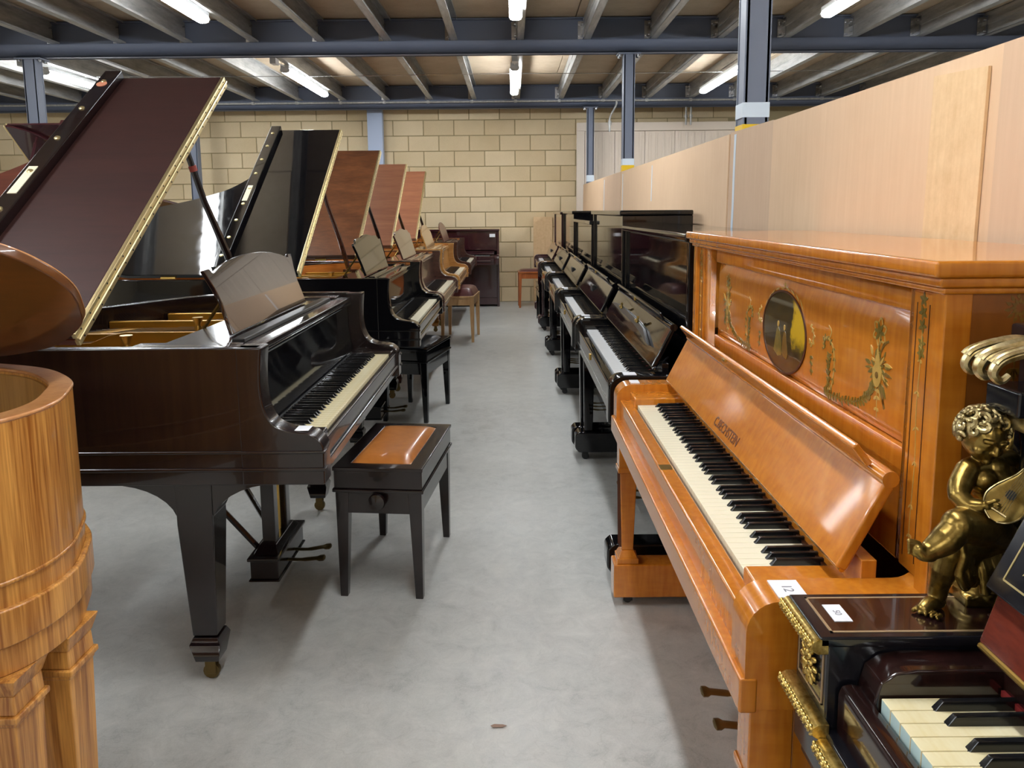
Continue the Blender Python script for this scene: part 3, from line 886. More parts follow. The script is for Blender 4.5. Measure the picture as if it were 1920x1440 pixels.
    if lid_open:
        lo = offset2(out, -0.012)
        lp = [(max(p[0], 0.0), p[1]) for p in lo if p[1] > YF]
        poly = [(0, YF)] + lp + [(W + 0.01, YF)]
        lid = obj('lid', M().prism(poly, 'xy', 0, 0.019).xf(lidxf), mats['lid_in'], t, 0.003)
        obj('lid_face', M().prism([(a + (0.004 if a < 0.1 else -0.004), c) for a, c in poly], 'xy', 0.0185, 0.021).xf(lidxf), mats['lid_out'], lid)
        if flap:
            fl = obj('front_flap', M().box(0.0, YF + 0.004, 0.0225, W, YF + FL, 0.041).xf(lidxf), mats['flap'], t, 0.003)
            obj('flap_rail', M().box(0.0, YF + FL - 0.004, 0.0225, W, YF + FL + 0.062, 0.074).xf(lidxf), mats.get('rail', mats['flap']), fl, 0.004)
            for k in range(bolts):
                a = 0.10 + (W - 0.2) * k / (bolts - 1)
                obj('bumper', M().lathe([(0.011, 0), (0.011, 0.003), (0.007, 0.006)], (a, YF + FL + 0.03, 0.074), 10).xf(lidxf), 'brass_pale', fl)
            obj('maker_plate', M().box(0.62, YF + FL + 0.016, 0.074, 0.78, YF + FL + 0.046, 0.076).xf(lidxf), 'ivory', fl)
            g = M(); g.box(0.0, YF - 0.010, -0.002, W + 0.005, YF + 0.004, 0.019).box(0.0, YF - 0.010, 0.0225, W, YF + 0.004, 0.042)
            hg = obj('piano_hinge', g.xf(lidxf), hinge, lid, 0.002, 1)
            obj('hinge_barrel', M().cyl((0.0, YF - 0.010, 0.0205), (W, YF - 0.010, 0.0205), 0.0055, n=8).xf(lidxf), hinge, lid)
            g = M()
            for k in range(24):
                a = 0.03 + (W - 0.06) * k / 23
                g.cyl((a, YF - 0.0105, 0.008), (a, YF - 0.0118, 0.008), 0.003, n=6); g.cyl((a, YF - 0.0105, 0.033), (a, YF - 0.0118, 0.033), 0.003, n=6)
            stuff(obj('hinge_screws', g.xf(lidxf), 'rubber', lid))
        # prop stick
        ta = 1.40
        top = Vector(lidxf(Vector((ta, 0.83, -0.004)))); bot = Vector((1.405, 0.655, 0.93))
        d = (top - bot)
        pts = [bot + d * k for k in (0, 0.3, 0.55, 0.78, 1.0)]
        pts[2] += Vector((-0.01, 0.012, 0)); pts[3] += Vector((-0.006, 0.01, 0))
        ps = obj('lid_prop', M().tube(pts, [0.017, 0.017, 0.014, 0.013, 0.010], 8), mats.get('prop', case), t)
        g = M().box(1.385, 0.60, 0.86, 1.43, 0.70, 0.96)
        obj('prop_block', g, mats.get('prop', case), ps, 0.003)
        if mats.get('band'):
            q = bot + d * 0.70 + Vector((-0.007, 0.01, 0))
            obj('rubber_band', M().cyl(q - d.normalized() * 0.012, q + d.normalized() * 0.012, 0.0165, n=10), 'red_band', ps)
        for ya in (0.9, 1.35):
            obj('lid_hinge', M().cyl((-0.012, ya - 0.04, zh), (-0.012, ya + 0.04, zh), 0.007, n=8), 'brass', t)
    # ---- legs, lyre
    lm = mats.get('leg', case)
    legs = mats.get('legs', ((0.09, 0.375), (W - 0.09, 0.375), (0.40, 1.52)))
    for x, y in legs:
        tapered_leg(t, x, y, ZB if not mats.get('plinth') else ZB - 0.075, lm, True, leg_style)
    if detail or keys:
        cx = W / 2 + 0.0; yy = 0.37
        g = M()
        for s_ in (-1, 1):
            g.box(cx + s_ * 0.075 - 0.024, yy - 0.024, 0.17, cx + s_ * 0.075 + 0.024, yy + 0.024, ZB)
        lyr = obj('lyre_posts', g, case, t, 0.004)
        g = M()
        g.box(cx - 0.17, yy - 0.05, 0.065, cx + 0.17, yy + 0.05, 0.135)
        g.box(cx - 0.18, yy - 0.058, 0.135, cx + 0.18, yy + 0.058, 0.148)
        g.frus(cx, yy, 0.148, 0.15, 0.045, 0.175, 0.115, 0.03)
        g.box(cx - 0.178, yy - 0.056, 0.058, cx + 0.178, yy + 0.056, 0.066)
        obj('pedal_box', g, case, lyr, 0.004)
        for s_ in (-1, 1):
            obj('pedal_rod', M().cyl((cx + s_ * 0.03, yy, 0.14), (cx + s_ * 0.03, yy, ZB), 0.006, n=8), 'brass', lyr)
            obj('brace', M().tube([(cx + s_ * 0.08, yy + 0.05, 0.15), (cx + s_ * 0.20, yy + 0.36, ZB - 0.005)], 0.011, 6), case, lyr)
            pp = [(cx + s_ * 0.045, yy - 0.04, 0.085), (cx + s_ * 0.045, yy - 0.10, 0.083), (cx + s_ * 0.05, yy - 0.16, 0.09), (cx + s_ * 0.05, yy - 0.19, 0.092)]
            obj('pedal', M().tube(smooth(pp, 4), [0.010] * 5 + [0.013] * 4 + [0.02] * 3 + [0.012], 10, flat=0.45), 'brass_old', lyr)
    return t

G1 = grand('grand_piano', 'dark mahogany grand piano with tan leather bench at its keys', 'piano', (-0.53, 2.08, 0), PI / 2,
      dict(case='mahog_dark', inner='mahog_dark', lid_in='mahog_red', lid_out='mahog_red', flap='mahog_flap', rail='mahog_dark', prop='mahog_dark', band=True, ledge='black_satin', desk='mahog_gloss', fall='black'),
      35.0, True, 'ivory_old', 'horned', bolts=7)
obj('label_sticker', M().box(1.437, 1.22, 0.925, 1.4385, 1.29, 0.955).xf(lambda p: (p.x + 0.012, p.y, p.z)), 'paper', G1)
obj('marker_disc', M().lathe([(0.02, 0), (0.02, 0.002)], (1.38, 0.64 + 0.40 + 0.03, 0.0742), 16).xf(lambda p: (-0.005 + p.x * math.cos(R(35)) - p.z * math.sin(R(35)), p.y, 1.022 + p.x * math.sin(R(35)) + p.z * math.cos(R(35)))), 'pink', G1)
obj('price_sticker', M().box(0.012, 0.035, 0.7755, 0.062, 0.075, 0.7765), 'paper', G1)
grand('grand_piano', 'glossy black grand piano with black bench, second in the row', 'piano', (-0.525, 4.27, 0), PI / 2,
      dict(case='black', inner='inner_orange', lid_in='black', lid_out='black_worn', flap='black', prop='mahog_brown', desk='black', fall='black'), 35.5, False, 'ivory', 'shield', bolts=9)
grand('grand_piano', 'brown grand piano with mottled walnut lid, third in the row', 'piano', (-0.52, 5.82, 0), PI / 2,
      dict(case='mahog_brown', inner='inner_orange', lid_in='walnut_lid', lid_out='walnut_lid', flap='walnut_lid', prop='mahog_dark', desk='mahog_brown'), 34.5, False, 'ivory', 'shield', detail=False)
grand('grand_piano', 'golden satinwood grand piano with red-brown raised lid', 'piano', (-0.515, 7.50, 0), PI / 2,
      dict(case='golden', inner='inner_orange', lid_in='mahog_lid', lid_out='mahog_lid', flap='mahog_lid', prop='mahog_dark', desk='golden'), 33.5, False, 'ivory', 'arched', detail=False)
grand('grand_piano', 'farthest brown grand piano with reddish lid near the block wall', 'piano', (-0.50, 9.30, 0), PI / 2,
      dict(case='mahog_brown', inner='inner_orange', lid_in='mahog_lid', lid_out='mahog_lid', flap='mahog_lid', prop='mahog_dark', desk='mahog_red'), 34, False, 'ivory', 'arched', detail=False)
grand('grand_piano', 'satinwood grand piano with striped rounded tail at left edge', 'piano', (-2.75, 1.885, 0), -PI / 2,
      dict(case='satin', inner='satin_in', rim_top='satin_top', lid_in='satin_lid', lid_out='satin_top', flap='satin_lid', plinth='satin', leg='satin', desk='satin', legs=((0.12, 0.33), (1.38, 0.33), (0.40, 1.822), (0.545, 1.805))),
      29, False, 'ivory', None, rim=RIM_ROUND, leg_style='capital', detail=False, flap=False)
grand('grand_piano', 'maroon grand piano in the far left row, only its lid showing', 'piano', (-4.45, 7.15, 0), -PI / 2,
      dict(case='maroon', inner='maroon', lid_in='maroon', lid_out='maroon', flap='maroon', desk='maroon'), 42, False, 'ivory', 'arched', detail=False)

# ================================================================== UPRIGHT PIANOS
def arm_profile(z0, z1, y1, rad=0.05, rise=0.0, n=7):
    pr = [(0.0, z0)]
    for k in range(n + 1):
        a = PI / 2 * k / n
        pr.append((rad - rad * math.cos(a), z1 - rad + rad * math.sin(a)))
    if rise:
        pr += [(y1 - rise, z1)] + [(y1 - rise + rise * math.sin(PI / 2 * k / n), z1 + rise - rise * math.cos(PI / 2 * k / n)) for k in range(1, n + 1)]
    else:
        pr += [(y1, z1)]
    pr += [(y1, z0)]
    return pr

def board(g, x0, x1, a, b2, th):
    """tilted board between profile points a and b2 (y, z), thickness th towards the back"""
    d = Vector((b2[0] - a[0], b2[1] - a[1])).normalized()
    nrm = Vector((d.y, -d.x)) * th
    g.prism([a, b2, (b2[0] + nrm.x, b2[1] + nrm.y), (a[0] + nrm.x, a[1] + nrm.y)], 'yz', x0, x1)
    return g

def upright(label, loc, rz, W, top, case, keys=False, key_mat='white_key', cat='piano', ledge=None, legs=True, amber=False, group='upright pianos', kshift=0.0, n=52, pitch=0.0235, start=5,
            YP=0.285, YK=0.655, arm_z=0.79, open_fall=True, fallmat=None, cheek_w=0.07):
    t = thing('upright_piano', label, cat, loc, rz, group)
    cw = 0.035
    # ends, back, lid
    end = M
    for xa in (0.0, W - cw):
        obj('end_panel', M().box(xa, YP - 0.012, 0.0 if not legs else 0.03, xa + cw, YK, top - 0.028), 'bech_shaded' if amber else case, t, 0.004)
    if amber:
        for xa in (0.0, W - cw):
            obj('corner_strip', M().box(xa - 0.001, YP - 0.02, 0.03, xa + cw + 0.001, YP + 0.02, top - 0.046), case, t, 0.003)
    obj('back', M().box(cw, YK - 0.03, 0.05, W - cw, YK - 0.004, top - 0.03), 'black_satin' if not amber else case, t)
    if amber:
        g = M().box(-0.018, YP - 0.045, top - 0.024, W + 0.018, YK + 0.0, top)
        obj('lid', g, case, t, 0.005)
        g = M().box(-0.012, YP - 0.034, top - 0.038, W + 0.012, YK - 0.005, top - 0.024)
        g.box(-0.006, YP - 0.026, top - 0.048, W + 0.006, YK - 0.006, top - 0.038)
        obj('cornice', g, case, t, 0.003)
    else:
        obj('lid', M().box(-0.006, YP - 0.028, top - 0.028, W + 0.006, YK + 0.0, top), case, t, 0.006)
    # keybed and arms
    z0 = 0.615
    for xa, xb in ((0.0, cheek_w), (W - cheek_w, W)):
        obj('arm', M().prism(arm_profile(z0, arm_z, YP + 0.01, 0.05, 0.045 if amber else 0.0), 'yz', xa - 0.002, xb + 0.002), case, t, 0.006)
    obj('key_bed', M().box(cheek_w, 0.02, z0, W - cheek_w, YP, z0 + 0.055), case, t, 0.004)
    obj('key_slip', M().box(cheek_w, 0.012, z0 + 0.04, W - cheek_w, 0.05, 0.738), case, t, 0.005)
    if amber:
        obj('slip_step', M().box(-0.004, -0.008, z0 - 0.005, W + 0.004, 0.02, z0 + 0.052), case, t, 0.004)
        obj('lock_plate', M().box(W / 2 - 0.02, 0.014, 0.7375, W / 2 + 0.02, 0.044, 0.7386), 'brass', t)
    else:
        obj('slip_lock', M().box(W / 2 - 0.012, 0.006, 0.70, W / 2 + 0.012, 0.014, 0.728), 'brass', t, 0.002, 1)
        obj('slip_groove', M().box(cheek_w + 0.05, 0.0108, z0 + 0.055, W - cheek_w - 0.05, 0.0125, z0 + 0.06), 'steel', t)
    kw = n * pitch
    kx = (W - kw) / 2 + kshift
    for xa, xb in ((cheek_w, kx - 0.001), (kx + kw + 0.001, W - cheek_w)):
        if xb - xa > 0.01:
            obj('key_block', M().box(xa, 0.045, 0.66, xb, 0.205, 0.766), case, t, 0.005)
    keyboard(t, kx, 0.055, 0.745, pitch, n, start, key_mat, keys, 0.15)
    # name strip + fallboard
    obj('name_strip', M().box(cheek_w, 0.200, 0.745, W - cheek_w, 0.225, 0.82), case, t, 0.002)
    obj('felt_strip', M().box(kx, 0.194, 0.745, kx + kw, 0.2, 0.752), 'felt_red' if not amber else 'line_dark', t)
    fm = fallmat or case
    A = (0.162, 0.806); B = (0.232, 0.945)
    if open_fall:
        g = board(M(), cheek_w + 0.006, W - cheek_w - 0.006, A, B, 0.02)
        fall = obj('fallboard', g, fm, t, 0.005)
        obj('fall_hinge', M().cyl((cheek_w + 0.01, A[0] + 0.012, A[1] - 0.006), (W - cheek_w - 0.01, A[0] + 0.012, A[1] - 0.006), 0.005, n=8), 'brass', fall)
        g = M().cyl((cheek_w + 0.006, B[0] + 0.01, B[1] + 0.004), (W - cheek_w - 0.006, B[0] + 0.01, B[1] + 0.004), 0.0135, n=14)
        obj('fall_bead', g, fm, fall)
        lw = 0.045 if amber else 0.12
        g = board(M(), cheek_w + lw, W - cheek_w - lw, (0.222, 0.956), (0.196, 0.990) if amber else (0.208, 0.985), 0.012)
        obj('fall_lip', g, fm, fall, 0.003)
        if amber:
            obj('lock', M().box(W / 2 - 0.012 - 0.1, 0.190, 0.984, W / 2 + 0.012 - 0.1, 0.198, 0.9905).xf(lambda p: p), 'brass', fall, 0.001, 1)
        else:
            obj('lock', M().box(W / 2 - 0.012, 0.2065, 0.968, W / 2 + 0.012, 0.2125, 0.984), 'brass', fall, 0.001, 1)
    else:
        g = board(M(), cheek_w + 0.004, W - cheek_w - 0.004, (0.03, 0.775), (0.2, 0.80), 0.02)
        fall = obj('fallboard', g, fm, t, 0.006)
    if ledge == 'bracket':
        d = Vector((B[0] - A[0], B[1] - A[1])).normalized()
        c = Vector(A) + d * 0.075
        g = M().box(W / 2 - 0.06, c.x - 0.012, c.y - 0.02, W / 2 + 0.06, c.x + 0.004, c.y + 0.02)
        obj('music_flap', g, 'black_satin', fall, 0.004)
    if ledge == 'brass':
        d = Vector((B[0] - A[0], B[1] - A[1])).normalized()
        def onf(x, s_, h): 
            q = Vector(A) + d * s_ + Vector((-d.y, d.x)) * h
            return (x, q.x, q.y)
        pl = [(0.16, 0.085), (0.30, 0.10), (0.62, 0.105), (0.95, 0.10), (1.12, 0.092), (1.25, 0.07), (1.33, 0.055), (1.24, 0.058), (1.1, 0.07), (0.9, 0.078), (0.3, 0.082)]
        g = M(); g.v = [onf(a, c, 0.001) for a, c in pl] + [onf(a, c, 0.016) for a, c in pl]
        k_ = len(pl); g.f = [tuple(range(k_)), tuple(range(k_, 2 * k_))[::-1]] + [(i, (i + 1) % k_, k_ + (i + 1) % k_, k_ + i) for i in range(k_)]
        ld = obj('music_ledge', g, 'black_satin', fall, 0.002)
        for xx in (0.50, 0.98):
            g = M().tube(smooth([onf(xx - 0.03, 0.095, 0.018), onf(xx - 0.01, 0.1, 0.026), onf(xx + 0.012, 0.105, 0.024), onf(xx + 0.03, 0.118, 0.03)], 4), 0.0055, 8)
            g.ell(onf(xx, 0.1, 0.02), (0.014, 0.009, 0.009), 10, 6)
            obj('clip', g, 'brass', ld)
    # upper front
    if amber:
        y0 = YP - 0.004
        g = M()
        xl, xr, zb_, zt_ = 0.235, 1.415, 0.985, 1.208
        g.box(0.10, y0, 0.80, xl, y0 + 0.02, top - 0.048).box(xr, y0, 0.80, W - 0.10, y0 + 0.02, top - 0.048)
        g.box(xl, y0, zt_, xr, y0 + 0.02, top - 0.048).box(xl, y0, 0.80, xr, y0 + 0.02, zb_)
        obj('panel_frame', g, case, t, 0.002)
        # raised field with bevelled margin
        yb, yf_ = y0 + 0.014, y0 + 0.004
        m_ = 0.035
        vs = [(xl, yb, zb_), (xr, yb, zb_), (xr, yb, zt_), (xl, yb, zt_), (xl + m_ * 0.6, yf_, zb_ + m_ * 0.7), (xr - m_ * 0.6, yf_, zb_ + m_ * 0.7), (xr - m_ * 0.6, yf_, zt_ - m_), (xl + m_ * 0.6, yf_, zt_ - m_),
              (xl, yb + 0.01, zb_), (xr, yb + 0.01, zb_), (xr, yb + 0.01, zt_), (xl, yb + 0.01, zt_)]
        fs = [(4, 5, 6, 7), (0, 1, 5, 4), (1, 2, 6, 5), (2, 3, 7, 6), (3, 0, 4, 7), (0, 1, 9, 8), (1, 2, 10, 9), (2, 3, 11, 10), (3, 0, 8, 11), (8, 9, 10, 11)]
        obj('front_panel', M().add(vs, fs), case, t, 0.0015, 1)
        for xa in (0.037, W - 0.105):
            pil = obj('pilaster', M().box(xa, y0 - 0.006, 0.80, xa + 0.062, y0 + 0.02, top - 0.05), case, t, 0.003)
            for xx in (xa + 0.012, xa + 0.048):
                obj('stringing', M().box(xx, y0 - 0.0068, 0.82, xx + 0.0015, y0 - 0.005, top - 0.07), 'line_dark', pil)
    else:
        obj('upper_panel', M().box(cw, YP, 0.80, W - cw, YP + 0.02, top - 0.03), case, t, 0.004)
    # lower front
    obj('lower_panel', M().box(cw, YP + 0.01, 0.13, W - cw, YP + 0.03, z0), case, t, 0.003)
    obj('plinth', M().box(cw, YP - 0.005, 0.03, W - cw, YP + 0.04, 0.128), case, t, 0.004)
    for k, xx in enumerate((W / 2 - 0.075, W / 2 + 0.06) if amber else (W / 2 - 0.09, W / 2, W / 2 + 0.09)):
        pp = [(xx, YP + 0.01, 0.085), (xx, YP - 0.05, 0.082), (xx, YP - 0.11, 0.088), (xx, YP - 0.135, 0.088)]
        obj('pedal', M().tube(smooth(pp, 4), [0.009] * 5 + [0.014] * 4 + [0.022] * 3 + [0.012], 10, flat=0.4), 'brass_old', t)
    if legs:
        for s_, xa in ((-1, 0.0), (1, W)):
            xc = xa - s_ * (0.05 if not amber else 0.036)
            if amber:
                g = M()
                g.frus(xc, 0.045, 0.20, 0.020, 0.020, z0 - 0.13, 0.029, 0.029)
                leg = obj('leg', g, case, t, 0.003)
                g = M()
                g.box(xc - 0.034, 0.008, z0 - 0.135, xc + 0.034, 0.082, z0 - 0.118)
                g.box(xc - 0.030, 0.012, z0 - 0.12, xc + 0.030, 0.08, z0)
                obj('capital', g, case, leg, 0.003)
                g = M()
                g.frus(xc, 0.045, 0.2, 0.022, 0.022, 0.175, 0.034, 0.034); g.box(xc - 0.036, 0.008, 0.155, xc + 0.036, 0.082, 0.176)
                obj('leg_base', g, case, leg, 0.003)
                for q in (-1, 1):
                    obj('leg_line', M().frus(xc + q * 0.014, 0.0205, 0.21, 0.0008, 0.0045, z0 - 0.14, 0.0008, 0.005, cy1=0.0165), 'line_dark', leg)
                pr = [(0.08, z0)] + [(0.08 + 0.14 * math.sin(PI / 2 * k / 8), z0 - 0.12 * math.cos(PI / 2 * k / 8)) for k in range(9)]
                obj('bracket', M().prism(pr, 'yz', xc - 0.026, xc + 0.026), case, leg, 0.002)
                obj('toe', M().box(xc - 0.042, -0.004, 0.035, xc + 0.042, YP + 0.02, 0.155), case, t, 0.005)
                caster(t, xc, 0.05, 0.036, 'rubber', 0.014); caster(t, xc, YP + 0.2, 0.036, 'rubber', 0.014)
            else:
                leg = obj('leg', M().frus(xc, 0.075, 0.165, 0.026, 0.024, z0, 0.032, 0.03), case, t, 0.005)
                g = M().prism([(0.0, 0.075), (0.0, 0.145), (0.02, 0.165), (YP + 0.02, 0.165), (YP + 0.02, 0.05), (0.02, 0.05)], 'yz', xc - 0.05, xc + 0.05)
                obj('toe', g, case, t, 0.008)
                caster(t, xc, 0.06, 0.052, 'rubber', 0.02); caster(t, xc, YP + 0.2, 0.052, 'rubber', 0.02)
    return t

# ---- amber painted upright
BW = 1.54
BE = upright('amber satinwood upright piano with painted oval medallion and garlands', (0.345, 2.64, 0), -PI / 2, BW, 1.296, 'bech', True, 'ivory', amber=True, pitch=0.0230)
YF0 = 0.2812 + 0.0035                           # face of the raised field
def leaf(g, x, z, a, L, w_, y=YF0, th=0.0006):
    th = random.uniform(0.0003, 0.0014)
    c, s_ = math.cos(a), math.sin(a)
    P = [(0, 0), (L * 0.3, w_), (L * 0.7, w_ * 0.8), (L, 0), (L * 0.7, -w_ * 0.8), (L * 0.3, -w_)]
    g.prism([(x + px_ * c - pz_ * s_, z + px_ * s_ + pz_ * c) for px_, pz_ in P], 'xz', y - th, y + 0.0002)
def vine(g, pts, w_=0.0012, y=YF0, th=0.0005, leaves=None, rnd=None, L=0.012, lw=0.003, every=2):
    P = smooth([(a, 0, c) for a, c in pts], 6)
    for i in range(len(P) - 1):
        d = (P[i + 1] - P[i]); 
        if d.length < 1e-6: continue
        n_ = Vector((-d.z, 0, d.x)).normalized() * w_
        g.prism([(P[i].x + n_.x, P[i].z + n_.z), (P[i + 1].x + n_.x, P[i + 1].z + n_.z), (P[i + 1].x - n_.x, P[i + 1].z - n_.z), (P[i].x - n_.x, P[i].z - n_.z)], 'xz', y - th, y + 0.0002)
        if leaves is not None and i % every == 0:
            a = math.atan2(d.z, d.x)
            for q in (-1, 1):
                leaf(leaves, P[i].x, P[i].z, a + q * random.uniform(0.6, 1.2), L * random.uniform(0.7, 1.2), lw, y)
gg, gp, gb = M(), M(), M()
def bow(x, z, k=1.0, y=YF0):
    for q in range(6):
        a = 2 * PI * q / 6 + 0.4
        vine(gp, [(x, z), (x + 0.016 * k * math.cos(a - 0.5), z + 0.016 * k * math.sin(a - 0.5)), (x + 0.026 * k * math.cos(a), z + 0.026 * k * math.sin(a)), (x + 0.016 * k * math.cos(a + 0.5), z + 0.016 * k * math.sin(a + 0.5)), (x, z)], 0.0018 * k, y)
        leaf(gg, x, z, a + 0.5, 0.02 * k, 0.004 * k, y)
def trophy(x, z, k=1.0):
    for q in range(54):
        a = random.uniform(0, 2 * PI); r_ = random.uniform(0.0, 0.034) * k
        leaf(random.choice((gg, gg, gb, gp)), x + r_ * math.cos(a) * 0.8, z + r_ * math.sin(a), a + random.uniform(-.5, .5), random.uniform(0.012, 0.03) * k, random.uniform(0.002, 0.0045) * k)
    pts = [(x + 0.017 * k * math.sin(a) * (1 if math.cos(a) < 0.3 else 0.6), z - 0.004 + 0.03 * k * math.cos(a)) for a in [2 * PI * i / 20 for i in range(20)]]
    gp.prism(pts, 'xz', YF0 - 0.0018, YF0 + 0.0002)
    gb.prism([(x + 0.006 * k * math.sin(2 * PI * i / 12), z - 0.012 + 0.006 * k * math.cos(2 * PI * i / 12)) for i in range(12)], 'xz', YF0 - 0.0022, YF0)
    vine(gb, [(x, z + 0.02 * k), (x + 0.02 * k, z + 0.045 * k), (x + 0.034 * k, z + 0.052 * k)], 0.0022)
    vine(gb, [(x + 0.012 * k, z - 0.03 * k), (x + 0.03 * k, z - 0.065 * k)], 0.0030)
    vine(gb, [(x - 0.02 * k, z - 0.03 * k), (x - 0.03 * k, z - 0.06 * k)], 0.0016, leaves=gg, every=1)
    vine(gp, [(x, z - 0.035 * k), (x + 0.004, z - 0.085 * k)], 0.0010, leaves=gp, every=2)
def scroll(x, z, s_=1):
    vine(gp, [(x - 0.024 * s_, z + 0.02), (x - 0.028 * s_, z + 0.035), (x - 0.01 * s_, z + 0.045), (x + 0.02 * s_, z + 0.028), (x + 0.028 * s_, z - 0.01), (x + 0.018 * s_, z - 0.05), (x, z - 0.056)], 0.0022, leaves=gg, every=3, L=0.01, lw=0.002)
    vine(gb, [(x, z - 0.03), (x, z + 0.015)], 0.0030, leaves=gg, every=1, L=0.014)
    vine(gp, [(x, z + 0.045), (x + 0.008, z + 0.06), (x - 0.006, z + 0.07)], 0.0014)
# right-hand half and mirrored left-hand half round the medallion at x = 0.84
for s_ in (1, -1):
    mx_ = lambda v: 0.835 + s_ * v
    trophy(mx_(0.475), 1.095, 1.0); bow(mx_(0.475), 1.158, 0.95)
    vine(gp, [(mx_(0.475), 1.15), (mx_(0.475), 1.12)], 0.0016)
    scroll(mx_(0.265), 1.068, s_)
    vine(gg, [(mx_(0.25), 1.002), (mx_(0.32), 1.005), (mx_(0.40), 1.018), (mx_(0.45), 1.045), (mx_(0.468), 1.075)], 0.0016, leaves=gg, every=1, L=0.013)
    vine(gg, [(mx_(0.25), 1.002), (mx_(0.27), 1.02), (mx_(0.265), 1.035)], 0.0014, leaves=gg, every=2)
    vine(gp, [(mx_(0.165), 1.125), (mx_(0.185), 1.105), (mx_(0.175), 1.085), (mx_(0.158), 1.095)], 0.0018, leaves=gp, every=3, L=0.008)
    vine(gg, [(mx_(0.172), 1.06), (mx_(0.178), 1.02)], 0.0014, leaves=gg, every=2, L=0.01)
for q in range(9):
    a = PI * (0.22 + 0.56 * q / 8)
    leaf(gp, 0.835 + 0.152 * math.cos(a), 1.085 + 0.102 * math.sin(a), a + 1.6, 0.03, 0.0022)
leaf(gp, 0.835, 1.187, 1.57, 0.014, 0.006)
stuff(obj('marquetry_leaves', gg, 'marq_green', BE)); stuff(obj('marquetry_ribbons', gp, 'marq_pale', BE)); stuff(obj('marquetry_shading', gb, 'marq_shade', BE))
ov = [(0.142 * math.cos(2 * PI * i / 48), 0.094 * math.sin(2 * PI * i / 48)) for i in range(48)]
o = obj('medallion', M().prism(ov, 'xz', -0.0012, 0.0), 'medallion', BE); o.location = (0.835, YF0, 1.085); o['label'] = 'oval painting of figures in a dark grove'
for nm_, mt_, polys in (('painted_figure', 'marq_green', [[(-0.060, -0.052), (-0.050, -0.020), (-0.042, 0.002), (-0.033, 0.008), (-0.024, 0.002), (-0.016, -0.012), (-0.010, -0.030), (-0.006, -0.056), (-0.03, -0.062)]]),
                        ('painted_companion', 'marq_shade', [[(-0.004, -0.050), (0.000, -0.016), (0.006, 0.000), (0.013, 0.004), (0.020, -0.002), (0.026, -0.024), (0.036, -0.048), (0.030, -0.060), (0.012, -0.058)]]),
                        ('painted_faces', 'marq_pale', [[(-0.033 + 0.006 * math.cos(2 * PI * i / 10), 0.015 + 0.0075 * math.sin(2 * PI * i / 10)) for i in range(10)], [(0.010 + 0.0055 * math.cos(2 * PI * i / 10), 0.011 + 0.007 * math.sin(2 * PI * i / 10)) for i in range(10)]])):
    fig = M()
    for pl_ in polys: fig.prism(pl_, 'xz', -0.0018 if mt_ != 'marq_pale' else -0.002, -0.001)
    stuff(obj(nm_, fig, mt_, o))
obj('medallion_border', M().wall([(a * 1.03, c * 1.03) for a, c in ov], [(a * 0.985, c * 0.985) for a, c in ov], 0, 0.0022, True).xf(lambda p: (p.x, -p.z, p.y)), 'line_dark', o)
# pilaster and end-panel garlands
for xp in (BW - 0.074, 0.068):
    yp = 0.2750; pg, pp = M(), M()
    for zz in (1.232, 1.212, 1.192, 1.165, 1.150):
        for q in range(5): leaf(pg, xp, zz, 2 * PI * q / 5 + zz * 40, 0.012, 0.003, yp)
    vine(pp, [(xp, 1.14), (xp - 0.003, 1.06), (xp + 0.002, 0.98), (xp - 0.002, 0.88), (xp, 0.84)], 0.0009, yp, leaves=pp, every=4, L=0.010, lw=0.0018)
    vine(pp, [(xp, 1.19), (xp, 1.14)], 0.001, yp)
    stuff(obj('pilaster_flowers', pg, 'marq_green', BE)); stuff(obj('pilaster_vine', pp, 'marq_pale', BE))
eg = M()
def eleaf(yy, zz, a, L, w_):
    c, s_ = math.cos(a), math.sin(a)
    eg.prism([(yy + p0 * c - p1 * s_, zz + p0 * s_ + p1 * c) for p0, p1 in ((0, 0), (L * .4, w_), (L, 0), (L * .4, -w_))], 'yz', BW - 0.0002, BW + 0.0006)
for q in range(12):
    for rr_, L_ in ((0.005, 0.010), (0.013, 0.010)): eleaf(0.372 + rr_ * math.cos(2 * PI * q / 12 + rr_ * 20), 1.228 + rr_ * math.sin(2 * PI * q / 12 + rr_ * 20), 2 * PI * q / 12, L_, 0.0028)
for k in range(22):
    zz = 1.205 - 0.016 * k
    eleaf(0.37, zz, -PI / 2, 0.018, 0.0012)
    if k % 3 == 1:
        for q in (-1, 0, 1): eleaf(0.37, zz, -PI / 2 + q * 0.9, 0.02, 0.005)
for k in range(18):
    u_ = k / 17; yy = 0.377 + 0.20 * u_; zz = 1.21 - 0.09 * math.sin(PI * u_)
    eleaf(yy, zz, -0.6 + 1.4 * u_, 0.016, 0.0012)
    if k % 3 == 1:
        for q in (-1, 0, 1): eleaf(yy, zz, -PI / 2 + q * 0.9, 0.016, 0.004)
stuff(obj('end_garland', eg, 'marq_shade', BE))
# lettering on the fallboard
dv = Vector((0, 0.07, 0.139)).normalized()
text_mesh('lettering', 'C.BECHSTEIN', 0.034, 'letter', BE, basis((0.775, 0.162 + 0.0122 - 0.0006, 0.806 + 0.0245), (1, 0, 0), dv, Vector((1, 0, 0)).cross(dv)), 0.0004)
# arm tags
o = obj('number_sticker', M().box(BW - 0.062, 0.05, 0.7905, BW - 0.006, 0.095, 0.7925), 'paper', BE)
text_mesh('sticker_number', '12', 0.022, 'print', o, basis((BW - 0.034, 0.072, 0.7926), (1, 0, 0), (0, 1, 0), (0, 0, 1)), 0.0002)
obj('paper_tag', M().box(0.01, 0.05, 0.7905, 0.055, 0.08, 0.7925), 'paper', BE)

